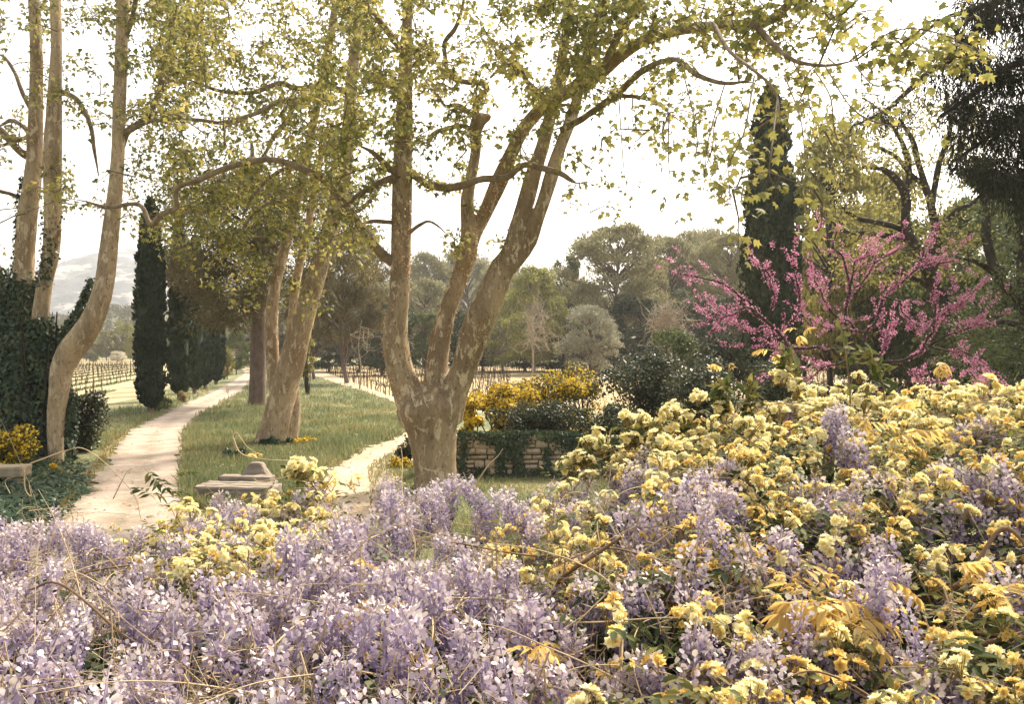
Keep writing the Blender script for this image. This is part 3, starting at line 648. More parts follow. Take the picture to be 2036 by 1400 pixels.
DENS = { # foliage cover of the picture, columns every 100 px from x = -100
    -60: [.5, .5, .5, .6, .9, .9, .7, .7, .8, .9, .6, .6, .9, .85, .8, .9, .9, .7, .45, .30, .3, .3, .3, .3],
    50:  [.5, .55, .5, .55, .82, .84, .6, .6, .75, .9, .5, .5, .88, .8, .75, .85, .75, .6, .40, .28, .25, .2, .2, .2],
    150: [.35, .35, .4, .5, .7, .7, .5, .5, .7, .82, .65, .6, .85, .7, .5, .65, .6, .45, .30, .22, .18, .2, .2, .2],
    250: [.3, .3, .4, .5, .6, .35, .6, .7, .8, .5, .55, .55, .5, .28, .28, .40, .38, .32, .28, .12, .1, 0, 0, 0],
    350: [.25, .3, .4, .40, .6, .8, .88, .75, .65, .28, .28, .12, .10, .14, .22, .28, .18, .12, .06, 0, 0, 0, 0, 0],
    450: [.2, .12, .16, .2, .5, .75, .85, .7, .28, .05, 0, 0, 0, 0, .0, .03, .0, 0, 0, 0, 0, 0, 0, 0],
    550: [.1, .0, 0, .0, .0, .15, .45, .42, .08, 0, 0, 0, 0, 0, 0, 0, 0, 0, 0, 0, 0, 0, 0, 0],
    650: [0] * 24}
ROWS = sorted(DENS)
def dens(px, py):
    col = np.array([np.interp(px, XS + 50, DENS[r]) for r in ROWS])
    return np.array([np.interp(y, ROWS, col[:, i]) for i, y in enumerate(np.atleast_1d(py))])
def clusters(n, x0, x1, y0, y1, dfun, keep=None):
    px = R.uniform(x0, x1, n); py = R.uniform(y0, y1, n)
    cover = dens(px, np.clip(py, -60, 640)); p = -np.log(1 - np.clip(cover, 0, .93)) / 2.4
    ok = R.uniform(size=n) < p
    if keep is not None: ok &= keep(px, py)
    px, py = px[ok], py[ok]; d = dfun(px, py)
    return Pv(px, py, d)
def leaf_clumps(mb, paths, per, spread, size, tmpl, droop=.35, tail=.65, tw=None):
    pos, al, nr, src = [], [], [], []
    for q in paths:
        n = max(3, int(R.normal(per, per * .25)))
        k = R.uniform(1 - tail, 1, n) * (len(q) - 1); i = np.floor(k).astype(int).clip(0, len(q) - 2); f = (k - i)[:, None]
        p = q[i] * (1 - f) + q[i + 1] * f; off = rdir(n) * (R.uniform(.15, 1, (n, 1)) ** .6) * spread * [1, 1, .75]
        src.append(p); pos.append(p + off - [0, 0, spread * .15]); al.append(off / spread + R.normal(size=(n, 3)) * .5 - [0, 0, droop]); nr.append(R.normal(size=(n, 3)) * .65 + [0, 0, 1])
    pos = np.concatenate(pos); n = len(pos)
    if tw is not None: k3 = np.arange(0, n, 3); st3 = np.concatenate(src)[k3]; sticks(tw, st3, pos[k3], .0045, .0022, 3)
    leaves(mb, pos, np.concatenate(al), np.concatenate(nr), size * R.uniform(.55, 1.25, n), tmpl)
    return n
COUNT = {}
def plane_tree(label, base, stems, branches, targets, per, spread, lsize, bark, leafmat, tmpl=PLANE_SIMPLE, remesh=.045, skel_extra=None):
    root = empty('plane_tree', base, label, 'tree')
    tb = MB(); skel = []
    for s in stems: skel.append(stem(tb, *s))
    tr = obj('trunk', tb, M[bark], root, True)
    if remesh:
        md = tr.modifiers.new('fuse', 'REMESH'); md.mode = 'VOXEL'; md.voxel_size = remesh; md.use_smooth_shade = True
        sm = tr.modifiers.new('soft', 'SMOOTH'); sm.iterations = 2; sm.factor = .5
    ends = []
    for bpts in branches:
        bt = [list(x) for x in bpts[0]]; bt[-1][2] *= .45; bpts = (bt, bpts[1]); e = P(bt[-1][0], bt[-1][1], np.atleast_1d(bpts[1])[-1]); g_ = P(bt[-2][0], bt[-2][1], np.atleast_1d(bpts[1])[-1]); v_ = nrm(e - g_)
        ends += [e + v_ * R.uniform(.3, 1.0) + R.normal(size=3) * .35 for _ in range(5)]
        bb = MB(); skel.append(stem(bb, [(x_, y_, w_ * .86) for x_, y_, w_ in bpts[0]], bpts[1], seg=9, lump=.11, sub=5)); obj('branch', bb, M['branch_bark'], root, True)
    skel = np.concatenate([s[len(s) // 4:] for s in skel])
    A, B, ra, rb, pth = grow(skel, np.concatenate([targets, ends]), r=.011)
    tw = MB(); sticks(tw, A, B, ra, rb, 4)
    lf = MB(); nearp = [q for q in pth if q[-1][1] < 15.5]; farp = [q for q in pth if q[-1][1] >= 15.5]; n = leaf_clumps(lf, farp, per, spread, lsize, tmpl, tw=tw); COUNT[label] = n
    if nearp: leaf_clumps(lf, nearp, per, spread * .85, lsize * .70, PLANE_LEAF, tw=tw)
    obj('twigs', tw, M['twig'], root, kind='stuff')
    obj('crown', lf, M[leafmat], root)
    return root, pth
# main plane -----------------------------------------------------------
D0 = 21.3
trunk = [(868, 1000, 60), (868, 978, 48), (868, 945, 40), (864, 890, 44), (860, 850, 51), (853, 815, 62), (851, 790, 52), (850, 768, 30)]
stA = [(835, 830, 38), (812, 780, 32), (795, 735, 28), (785, 680, 27), (787, 640, 24), (793, 600, 21), (797, 550, 20), (798, 500, 20), (799, 400, 20), (801, 300, 19), (805, 200, 16), (807, 100, 13), (812, 0, 10), (816, -120, 8), (825, -300, 5)]
stB = [(862, 830, 36), (866, 775, 27), (868, 730, 22), (875, 680, 20), (887, 630, 18), (902, 585, 17), (916, 545, 17), (930, 500, 19), (931, 455, 16), (929, 400, 14), (937, 350, 12), (946, 300, 11), (945, 262, 13), (952, 240, 15), (968, 233, 9), (974, 228, 5)]
stB2 = [(930, 500, 17), (944, 462, 15), (957, 438, 14), (975, 400, 15), (996, 355, 17), (1016, 305, 14), (1038, 260, 14), (1070, 222, 14), (1105, 195, 14), (1150, 170, 14), (1200, 138, 14), (1240, 105, 13), (1280, 80, 12), (1340, 62, 11), (1420, 50, 11), (1500, 47, 10.5), (1545, 30, 10), (1600, -30, 9), (1680, -120, 7)]
stC = [(885, 830, 36), (905, 775, 27), (924, 725, 25), (938, 680, 29), (952, 640, 31), (970, 600, 30), (988, 560, 27), (1000, 530, 25), (1014, 500, 18), (1030, 450, 18), (1046, 400, 18), (1063, 340, 16), (1078, 295, 14), (1090, 245, 13), (1104, 195, 12), (1114, 140, 11), (1126, 60, 9), (1132, 0, 8), (1140, -120, 6)]
stC2 = [(1006, 535, 21), (1035, 505, 17), (1053, 475, 17), (1066, 438, 15), (1080, 400, 14), (1098, 345, 15), (1113, 295, 12), (1130, 250, 12), (1142, 215, 11), (1155, 165, 9), (1170, 90, 9), (1190, 20, 8), (1215, -100, 6)]
mainstems = [(trunk, [D0, D0], 20), (stA, [D0, D0 - .2, D0 + .3, D0 + .8]), (stB, [D0, D0 + .5, D0 + .8]), (stB2, [D0 + .6, D0 + .8, D0 + .2, 17, 13.5, 10.5]),
             (stC, [D0, D0 - .5, D0 - .6, D0 - .3, D0]), (stC2, [D0 - .6, D0 - .8, D0 - .6, D0 - 1])]
mbr = [([(818, 345, 9), (835, 357, 9), (855, 368, 9), (885, 373, 9), (920, 368, 9), (960, 356, 8.5), (1008, 352, 8), (1030, 334, 7), (1050, 327, 7), (1085, 336, 7), (1115, 345, 6.5), (1135, 358, 5), (1146, 364, 3)], [D0 + .3, D0 - 1.2, D0 - 1.6, D0 - 2]),
       ([(780, 522, 12), (748, 492, 11), (715, 447, 10), (690, 410, 9.5), (668, 382, 9), (640, 354, 8.5), (600, 336, 8), (560, 320, 7.5), (520, 318, 7), (475, 326, 6.5), (428, 343, 6.5), (386, 361, 6), (354, 372, 6), (350, 395, 6), (352, 412, 6), (321, 426, 6), (300, 446, 6), (284, 414, 5.5), (264, 405, 5), (214, 412, 4.5), (171, 400, 3.5)], [D0, D0 - 1, D0 - 1.5, D0 - 1, D0]),
       ([(784, 352, 8), (760, 361, 7), (740, 372, 6.5), (715, 385, 6), (692, 404, 6)], [D0, D0 - .8]),
       ([(784, 345, 7), (760, 320, 7), (740, 302, 5), (715, 290, 4)], [D0, D0 - .6]),
       ([(782, 442, 5), (740, 440, 4.5), (716, 447, 4)], [D0, D0 - 1]),
       ([(815, 462, 4.5), (835, 447, 4), (852, 440, 3), (872, 450, 2.5), (888, 466, 2)], [D0, D0 - .6]),
       ([(955, 236, 8), (932, 224, 6), (920, 212, 5), (905, 208, 5), (885, 210, 4), (872, 192, 3), (856, 176, 2.5)], [D0 + .8, D0]),
       ([(950, 245, 7), (946, 205, 7), (958, 188, 7), (968, 176, 7), (960, 165, 7), (928, 163, 6), (905, 158, 5), (890, 150, 4)], [D0 + .8, D0 + .2]),
       ([(945, 262, 7), (920, 250, 6), (890, 255, 5.5), (868, 262, 5), (858, 272, 5), (848, 295, 4)], [D0 + .8, D0]),
       ([(1085, 200, 7), (1070, 185, 6), (1050, 165, 5.5), (1035, 140, 5), (1015, 130, 5), (995, 135, 4), (975, 155, 3)], [D0, D0 - 1]),
       ([(1118, 258, 8), (1160, 234, 8), (1200, 206, 8), (1235, 180, 8), (1262, 152, 8), (1300, 128, 7), (1345, 118, 6), (1385, 148, 6), (1440, 165, 5), (1490, 160, 4)], [D0 - 1, 17.5, 14, 11]),
       ([(1235, 190, 5), (1265, 192, 5), (1300, 200, 4), (1330, 225, 3)], [17.5, 15.5]),
       ([(1150, 168, 11), (1165, 110, 10), (1180, 60, 9), (1200, 0, 8), (1215, -90, 6)], [18.5, 18]),
       ([(1200, 138, 10), (1222, 85, 9), (1250, 40, 9), (1268, -5, 8), (1290, -90, 6)], [17, 16]),
       ([(890, 150, 4.5), (886, 120, 5), (884, 85, 5), (905, 55, 5), (918, 20, 4), (930, -60, 3)], [D0 + .2, D0 - .6]),
       ([(806, 110, 8), (770, 60, 8), (735, 20, 8), (705, -20, 7), (660, -80, 6)], [D0 + .6, D0 - .5]),
       ([(1500, 47, 7), (1540, 90, 6), (1580, 120, 5), (1640, 130, 4), (1700, 120, 3)], [11.3, 9.5]),
       ([(1420, 50, 5.5), (1450, 100, 4.5), (1500, 140, 4), (1540, 180, 3), (1552, 240, 2)], [12, 9.5, 9])]
def d_main(px, py):
    base = np.interp(px, [300, 700, 800, 1100, 1250, 1400, 1550, 1750, 2000], [20.5, 20, 20.5, 19, 16.5, 14, 12, 11, 10])
    return base + R.uniform(-1, 1, len(px)) * np.interp(px, [300, 900, 1250, 1600], [1.6, 2.6, 2.4, 1.6])
tg = np.concatenate([clusters(1700, 640, 1330, -60, 560, d_main), clusters(380, 300, 660, -60, 560, d_main, lambda x, y: y < 300),
                     clusters(620, 1330, 1950, -60, 470, d_main), clusters(160, 700, 1700, -330, -60, d_main)])
def zero(p): p = np.array(p, float); p[2] = 0; return p
main_root, _ = plane_tree('largest plane tree with thick forked flaking trunk right behind the wisteria', zero(P(868, 985, D0)), mainstems, mbr, tg[R.uniform(size=len(tg)) < .80], 24, .31, .145, 'plane_bark', 'plane_leaf')
fk = MB()
for st_, dd_, n in ((stA[1:9], D0 - .05, 800), (stB[1:9], D0 + .4, 1100), (stC[3:10], D0 - .5, 260), (stB2[:6], D0 + .7, 420)):
    q = catmull(np.array(st_, float), 8); kf = R.uniform(0, len(q) - 1, n); q = np.stack([np.interp(kf, range(len(q)), q[:, j_]) for j_ in range(3)], -1); k = np.arange(n); a = R.uniform(.1, 3.04, n); o = np.stack([np.cos(a), -np.sin(a), 0 * a], -1)
    pos = Pv(q[k, 0], q[k, 1], np.full(n, dd_)) + o * (q[k, 2] * dd_ / F * 1.0)[:, None]
    leaves(fk, pos, o * .25 + R.normal(size=(n, 3)) * .4 - [0, 0, .6], o + R.normal(size=(n, 3)) * .3, R.uniform(.03, .075, n), (DIAMOND[0] * [1.3, 1, 1], DIAMOND[1]))
obj('bark_flakes', fk, M['bark_flake'], main_root, kind='stuff')
# hanging sprays with big near leaves, upper right: each leaf is a part
lm = []
for k in range(3):
    mb = MB(); T0 = PLANE_LEAF[0].copy(); T0[:, 2] += R.normal(size=len(T0)) * .05; T0[0, 2] += .05; mb.add(T0, PLANE_LEAF[1]); lm.append(mb.mesh('leaf', M['plane_leaf']))
sprays = [((1500, 150, 8.3), (1480, 260, 7.4), (1450, 330, 7.2), (1455, 425, 7.2)), ((1545, 200, 8.2), (1535, 290, 7.2), (1530, 350, 7.0), (1555, 385, 7.0)),
          ((1560, 150, 8.5), (1590, 230, 7.5), (1600, 300, 7.2)), ((1620, 140, 8.5), (1650, 190, 7.6), (1660, 260, 7.4), (1680, 310, 7.3)), ((1330, 225, 11), (1330, 330, 10.5), (1345, 410, 10.5)),
          ((1440, 170, 9), (1410, 270, 8.2), (1400, 350, 8.0)), ((1700, 130, 8.5), (1740, 170, 7.8), (1790, 160, 7.5), (1850, 220, 7.2)), ((1690, 120, 8.8), (1780, 60, 8), (1880, 70, 7.6), (1990, 130, 7.2)),
          ((1230, 190, 12), (1240, 330, 11.5), (1250, 390, 11.5)), ((1360, 150, 10), (1385, 260, 9), (1380, 340, 8.8)), ((1640, 130, 8.5), (1700, 220, 7.7), (1790, 250, 7.4), (1840, 200, 7.3))]
sp = MB(); nleaf = 0
off = np.array(main_root.location)
for s in sprays:
    q = catmull(np.array([P(*p) for p in s]), 8); n = len(q); r = np.linspace(.010, .003, n)
    sp = MB(); sticks(sp, q[:-1], q[1:], r[:-1], r[1:], 4); mine = []
    for i in range(22):
        k = R.uniform(.25, 1) * (n - 1); a = q[int(k)]; tip = a + R.normal(size=3) * [.14, .14, .10] - [0, 0, .05]
        sticks(sp, [a], [tip], .002, .0015, 3)
        if nleaf < 297:
            al = Vector(tuple(R.normal(size=3) * .5 + nrm(tip - a) * .4 - [0, 0, .55])).normalized(); nr = Vector(tuple(R.normal(size=3) * .55 + [0, -.25, .8]))
            x = al.cross(nr).normalized(); z = x.cross(al)
            o = inst('leaf', lm[nleaf % 3], tip - off, parent=None); mine.append(o); from_m = __import__('mathutils').Matrix((x, al, z)).transposed()
            o.rotation_euler = from_m.to_euler(); o.scale = (R.uniform(.055, .10),) * 3; nleaf += 1
    tq = obj('hanging_twig', sp, M['twig'], main_root)
    for o in mine: o.parent = tq


# leaning plane in the middle ------------------------------------------
D1 = 30.8
ms = [([(536, 892, 38), (541, 872, 31), (549, 840, 28), (559, 800, 26), (569, 760, 25), (580, 720, 25), (590, 680, 23), (601, 640, 22), (626, 560, 19), (649, 480, 17), (668, 410, 15), (685, 340, 14), (694, 250, 13), (700, 150, 12), (710, 60, 10), (720, -20, 9), (735, -160, 6)], [D1, D1 - .5, D1 - 1], 16),
      ([(560, 790, 22), (548, 745, 17), (542, 710, 14), (540, 640, 13), (548, 560, 11.5), (570, 480, 10.5), (590, 400, 9.5), (612, 300, 9), (632, 200, 8), (652, 100, 7.5), (668, 0, 7), (690, -140, 5)], [D1, D1 + .4, D1 + 1]),
      ([(575, 745, 14), (578, 690, 11), (580, 640, 9), (589, 560, 9), (606, 480, 8), (622, 400, 7), (640, 300, 6)], [D1 + .6, D1 + 2.5]),
      ([(578, 885, 14), (582, 860, 12), (587, 830, 10), (589, 790, 8), (584, 750, 8)], [D1 + .2, D1 + .3]),
      ([(510, 886, 9), (521, 862, 9), (535, 830, 11), (550, 800, 14)], [D1 - .1, D1])]
mb_ = [([(697, 205, 8), (690, 184, 7), (643, 172, 6.5), (589, 175, 6.5), (557, 165, 6), (500, 184, 5), (432, 179, 4), (357, 150, 3)], [D1 - .8, D1 - 2.5]),
       ([(640, 185, 7), (607, 197, 6), (557, 201, 6), (518, 222, 5), (443, 243, 4), (393, 238, 3.5), (303, 240, 3)], [D1 + 1, D1 - 1]),
       ([(590, 195, 5), (570, 240, 5), (545, 270, 5), (530, 300, 4), (518, 318, 3)], [D1, D1 - 1]),
       ([(660, 440, 6), (700, 425, 5), (735, 400, 4), (755, 360, 3)], [D1 - .6, D1 - 1.5]),
       ([(610, 310, 5), (580, 330, 5), (540, 350, 4), (500, 395, 3), (480, 440, 2.5)], [D1 + .6, D1 - .5]),
       ([(585, 415, 5), (550, 400, 4), (510, 420, 3), (470, 470, 2)], [D1 + .5, D1 - 1])]
def d_mid(px, py): return 29.5 + R.uniform(-1, 1, len(px)) * 4
tg = np.concatenate([clusters(1700, 300, 760, -60, 620, d_mid), clusters(60, 300, 800, -330, -60, d_mid)])
plane_tree('leaning plane tree with two pale stems between gravel path and lawn', zero(P(545, 883, D1)), ms, mb_, tg[R.uniform(size=len(tg)) < .80], 26, .42, .175, 'plane_bark_pale', 'plane_leaf_deep', remesh=.05)
# ivy clad plane on the left ---------------------------------------------
D2 = 26.4
ls_ = [([(80, 925, 50), (78, 900, 46), (70, 840, 52), (62, 780, 50), (58, 720, 46), (55, 670, 38)], [D2, D2], 18),
       ([(50, 720, 26), (44, 640, 22), (46, 560, 20), (54, 440, 19), (63, 360, 17), (69, 300, 15), (72, 200, 13), (72, 100, 11.5), (68, 0, 11), (64, -140, 8)], [D2, D2 + .3, D2 + .8]),
       ([(72, 740, 24), (76, 680, 19), (79, 640, 17), (90, 560, 15), (101, 500, 16), (105, 400, 16), (105, 300, 17), (108, 200, 14), (112, 100, 11), (110, 0, 11), (108, -140, 8)], [D2, D2 - .5, D2 - .4]),
       ([(112, 920, 16), (110, 880, 16), (112, 820, 18), (117, 780, 19), (124, 735, 22), (140, 700, 25), (162, 670, 24), (181, 640, 22), (196, 605, 20), (208, 560, 18), (216, 500, 17), (227, 400, 14.5), (234, 300, 13), (238, 200, 13), (241, 100, 12), (245, 0, 12), (250, -140, 9)], [D2 - .6, D2 - 1.2, D2 - .8]),
       ([(20, 760, 20), (14, 680, 16), (10, 610, 12), (6, 545, 7)], [D2 + .2, D2 + .5]),
       ([(96, 475, 7), (110, 470, 6), (116, 462, 5), (119, 455, 5)], [D2 - .5, D2 - .8])]
lb = [([(57, 310, 9), (40, 300, 8), (20, 280, 8), (0, 258, 7), (-40, 220, 6)], [D2 + .6, D2]),
      ([(56, 272, 5), (30, 280, 4.5), (0, 290, 4)], [D2 + .6, D2 - .4]),
      ([(60, 265, 6), (38, 245, 5), (20, 240, 5), (0, 250, 4)], [D2 + .6, D2 + 1.5]),
      ([(46, 395, 5), (20, 385, 4), (0, 380, 4), (-30, 370, 3)], [D2 + .5, D2 - .3]),
      ([(60, 215, 5), (45, 185, 5), (32, 150, 4), (15, 120, 3.5), (-5, 105, 3)], [D2 + .7, D2 + 1.4]),
      ([(106, 176, 7), (135, 187, 6), (150, 195, 5.5), (165, 215, 5), (180, 250, 5), (188, 300, 4), (196, 350, 2.5)], [D2 - .4, D2 - 1]),
      ([(240, 300, 8), (250, 265, 8), (270, 250, 7.5), (290, 236, 7), (308, 205, 6.5), (318, 175, 6), (326, 130, 5), (338, 80, 4.5), (345, 20, 4)], [D2 - .8, D2 - 2]),
      ([(255, 262, 5), (280, 248, 4.5), (303, 240, 4.5), (350, 238, 4), (393, 238, 4), (443, 244, 4), (490, 232, 4), (520, 220, 4), (556, 200, 4), (590, 195, 3)], [D2 - 1.2, D2 - 1.5, D2 - .5]),
      ([(240, 90, 6), (262, 40, 6), (270, 0, 5.5), (290, -60, 4)], [D2 - .8, D2 - 1.5])]
def d_left(px, py): return 25.8 + R.uniform(-1, 1, len(px)) * 3.2
tg = np.concatenate([clusters(1150, -120, 420, -60, 480, d_left), clusters(60, -150, 450, -330, -60, d_left)])
left_root, _ = plane_tree('ivy clad plane tree with three pale stems at the left edge', zero(P(80, 922, D2)), ls_, lb, tg[R.uniform(size=len(tg)) < .80], 21, .40, .155, 'plane_bark_pale', 'plane_leaf', remesh=.05)
# ivy on the left plane
iv = MB()
def ivy_on(tr, d, n, size=.11, grow_=1.08, side=None):
    tr = np.array(tr, float); q = catmull(np.column_stack([tr, np.interp(np.linspace(0, 1, len(tr)), np.linspace(0, 1, len(np.atleast_1d(d))), np.atleast_1d(d))]), 8)
    k = R.integers(len(q), size=n); a = R.uniform(0, 6.28, n) if side is None else R.normal(side, .8, n)
    dd = q[k, 3]; r = q[k, 2] * dd / F * grow_ * R.uniform(.98, 1.16, n)
    c = Pv(q[k, 0], q[k, 1], dd); o = np.stack([np.cos(a), -np.sin(a), 0 * a], -1)
    pos = c + o * r[:, None] + np.stack([0 * a, 0 * a, R.normal(size=n) * .12], -1)
    pos[:, 2] = np.maximum(pos[:, 2], .03)
    leaves(iv, pos, o * .25 + R.normal(size=(n, 3)) * .35 - [0, 0, .7], o + R.normal(size=(n, 3)) * .45 + [0, 0, .3], size * R.uniform(.6, 1.3, n), IVY_S)
ivy_on(ls_[0][0], D2, 10500, .15, grow_=1.14)
ivy_on([(70, 930, 64), (62, 900, 58), (60, 860, 60)], D2 - .1, 2500)
ivy_on(ls_[1][0][:3], [D2, D2 + .2], 3200, .14, grow_=1.2)
ivy_on(ls_[1][0][2:5], [D2 + .2, D2 + .4], 500, grow_=1.0, side=2.6)
ivy_on(ls_[2][0][:3], [D2, D2 - .3], 2200, .14, grow_=1.2)
ivy_on(ls_[2][0][3:6], [D2 - .4, D2 - .4], 260, side=1.6)
ivy_on(ls_[4][0], [D2 + .2, D2 + .5], 2200, grow_=1.35)
ivy_on([(132, 690, 24), (152, 655, 20), (172, 610, 14), (186, 565, 8)], [D2 - .4, D2 - .3], 1500, grow_=1.0, side=2.9)
ivy_on([(38, 880, 40), (26, 830, 40), (18, 760, 40), (16, 690, 32), (12, 620, 22)], D2 + .2, 5200, .15)
ivy_on([(95, 880, 30), (98, 800, 32), (92, 720, 30), (84, 660, 24)], D2 - .3, 3200, .15)
ivy_on([(140, 860, 10), (138, 800, 12), (122, 780, 10)], D2 - .5, 900, side=.6)
ir = empty('ivy', zero(P(72, 925, D2 - .3)), 'dark ivy smothering the lower trunk of the left plane tree', 'ivy')
obj('ivy_leaves', iv, M['ivy'], ir)
im = MB()
for t_, d_ in (([(80, 922, 52), (72, 880, 52), (68, 800, 52), (60, 720, 42), (50, 655, 22)], D2), ([(40, 890, 38), (26, 830, 38), (18, 760, 36), (14, 690, 24), (8, 600, 10)], D2 + .2), ([(96, 880, 28), (98, 800, 30), (90, 720, 22), (80, 665, 10)], D2 - .3)): stem(im, t_, d_, 14, .05)
obj('ivy_mat', im, M['ivy_mat'], ir, True)
vs_ = MB()
for k in range(7):
    a = R.uniform(0, 6.28); pts = [P(72 + 44 * math.cos(a + j * .2), y, D2 - .9 * abs(math.sin(a))) for j, y in enumerate((925, 850, 780, 700, 620))]; tube(vs_, pts, [.03, .028, .022, .018, .01], 5, 4)
obj('ivy_stem', vs_, M['dark_bark'], ir, True)
# big pine behind the leaning plane ---------------------------------------
D3 = 51.0
pr = empty('pine_tree', zero(P(512, 806, D3)), 'large brown olive pine with thick grey trunk behind the leaning plane', 'tree')
tb = MB(); skel = [stem(tb, [(511, 812, 19), (512, 795, 16.5), (513, 700, 14.5), (514, 600, 13), (516, 520, 12), (512, 440, 9), (505, 350, 6), (500, 280, 3)], D3, 12, .07)]
for b_ in ([(515, 560, 5), (470, 540, 4), (420, 560, 3), (370, 600, 2)], [(514, 520, 5), (460, 480, 4), (400, 470, 3), (350, 500, 2)], [(514, 600, 4), (470, 640, 3), (410, 640, 2), (390, 620, 1.5)], [(513, 470, 5), (450, 420, 4), (380, 420, 3)], [(516, 520, 5), (560, 480, 4), (620, 470, 3), (690, 500, 2)], [(514, 450, 4), (560, 400, 3), (630, 400, 2)], [(512, 420, 4), (460, 370, 3), (420, 350, 2)]):
    skel.append(stem(tb, b_, [D3, D3 - R.uniform(1, 4)], 6, .05))
obj('trunk', tb, M['pine_bark'], pr, True)
n = 330; px = R.normal(455, 78, n).clip(318, 720); py = R.uniform(330, 640, n)
px[250:] = R.uniform(520, 740, 80); py[250:] = R.uniform(350, 560, 80)
ok = (py < 560) | (px > 370) ; px, py = px[ok], py[ok]
A, B, ra, rb, pth = grow(np.concatenate(skel), Pv(px, py, D3 + R.uniform(-4.5, 4, len(px))), .9, .014, .1, -.03)
tw = MB(); sticks(tw, A, B, ra, rb, 3); obj('twigs', tw, M['twig'], pr, kind='stuff')
lf = MB(); leaf_clumps(lf, pth, 110, 1.0, .34, (LANCE[0] * [.8, 1, 1], LANCE[1]), .15, .8); obj('crown', lf, M['pine_brown'], pr)

# dark trees on the right ---------------------------------------------------
D4 = 42.0
orr = empty('oak_tree', zero(P(1912, 790, D4)), 'dark twisted oak with crooked bare trunk behind the redbud', 'tree')
tb = MB(); skel = []
for s in ([(1914, 835, 17), (1910, 785, 14), (1908, 720, 13.5), (1895, 650, 13), (1872, 592, 13), (1848, 545, 13), (1825, 500, 12), (1808, 471, 10), (1800, 440, 9), (1802, 405, 9), (1795, 375, 8), (1775, 350, 7), (1750, 335, 5), (1715, 332, 3)],
          [(1850, 545, 10), (1858, 510, 9.5), (1862, 463, 9), (1851, 411, 8), (1838, 364, 7), (1825, 320, 6), (1815, 280, 5), (1790, 240, 3)], [(1851, 411, 7), (1857, 380, 6.5), (1866, 330, 6), (1880, 290, 5), (1890, 240, 4), (1880, 180, 3)],
          [(1808, 475, 7), (1780, 472, 6), (1743, 466, 5.5), (1710, 462, 4.5), (1679, 459, 4), (1650, 440, 3)], [(1800, 460, 6), (1770, 448, 5.5), (1735, 440, 5), (1704, 433, 4), (1670, 410, 3)],
          [(1800, 400, 6), (1808, 350, 6), (1800, 300, 5), (1780, 260, 4), (1750, 230, 3)], [(1840, 370, 5), (1810, 345, 5), (1780, 310, 4), (1740, 290, 3)],
          [(1870, 590, 6), (1830, 560, 5), (1790, 545, 4), (1740, 540, 3)], [(1862, 463, 6), (1900, 420, 5), (1940, 400, 4), (1980, 350, 3)]):
    skel.append(stem(tb, s, [D4, D4 - .8], 9, .1))
obj('trunk', tb, M['dark_bark'], orr, True)
n = 330; px = R.uniform(1640, 1990, n); py = R.uniform(190, 560, n)
A, B, ra, rb, pth = grow(np.concatenate(skel), Pv(px, py, D4 + R.uniform(-3, 3, n)), .6, .018, .22)
tw = MB(); sticks(tw, A, B, ra, rb, 4); obj('twigs', tw, M['dark_bark'], orr, kind='stuff')
lf = MB(); leaf_clumps(lf, pth, 26, .7, .19, DIAMOND); obj('crown', lf, M['oak_yellow'], orr)
D5 = 33.0
o2 = empty('oak_tree', zero(P(2090, 800, D5)), 'green oak whose bent dark limb enters from the right edge', 'tree')
tb = MB(); skel = []
for s in ([(2090, 870, 20), (2080, 750, 17), (2060, 660, 14), (2036, 605, 12), (2005, 575, 11), (1987, 552, 10.5), (1968, 505, 10), (1961, 460, 9), (1961, 420, 8), (1953, 380, 7), (1940, 330, 5)], [(2036, 605, 9), (2030, 540, 9), (2036, 470, 8), (2020, 400, 7), (2000, 340, 5)], [(1962, 440, 6), (1990, 400, 5), (2020, 380, 4)], [(1980, 545, 6), (1940, 520, 5), (1900, 510, 4)], [(2060, 660, 8), (2000, 640, 6), (1950, 650, 4)]):
    skel.append(stem(tb, s, [D5, D5 - .6], 9, .1))
obj('trunk', tb, M['dark_bark'], o2, True)
n = 360; px = R.uniform(1880, 2180, n); py = R.uniform(340, 760, n); ok = (px > 1960 - (py - 340) * .2)
A, B, ra, rb, pth = grow(np.concatenate(skel), Pv(px[ok], py[ok], D5 + R.uniform(-2.5, 3.5, ok.sum())), .6, .014, .2)
tw = MB(); sticks(tw, A, B, ra, rb, 4); obj('twigs', tw, M['dark_bark'], o2, kind='stuff')
lf = MB(); leaf_clumps(lf, pth, 46, .62, .15, DIAMOND); obj('crown', lf, M['oak_green'], o2)
# black drooping conifer, upper right
D6 = 19.0
o3 = empty('cedar_tree', zero(P(2230, 900, D6)), 'near black drooping conifer filling the upper right corner', 'tree')
tb = MB(); skel = []
for s in ([(2230, 1005, 32), (2225, 700, 28), (2215, 400, 24), (2200, 100, 19), (2190, -200, 12)], [(2200, 50, 12), (2110, -10, 11), (2036, -15, 10), (1983, 0, 9), (1950, 45, 8.5), (1914, 98, 8), (1880, 122, 7), (1845, 145, 6.5), (1813, 173, 6), (1770, 213, 4.5), (1730, 235, 3), (1698, 250, 2)],
          [(2210, 200, 12), (2100, 130, 9), (2010, 130, 7), (1930, 190, 5), (1870, 230, 3)], [(2215, 330, 11), (2110, 250, 8), (2020, 240, 6), (1940, 290, 4), (1900, 320, 2.5)], [(1983, 0, 6), (1930, 20, 5), (1880, 35, 4), (1830, 70, 3), (1790, 110, 2)], [(2205, -80, 10), (2100, -120, 8), (1980, -90, 6), (1900, -60, 4)],
          [(1914, 98, 5), (1900, 60, 4), (1870, 40, 3), (1835, 45, 2)]):
    skel.append(stem(tb, s, [D6, D6 - .8], 9, .08))
obj('trunk', tb, M['dark_bark'], o3, True)
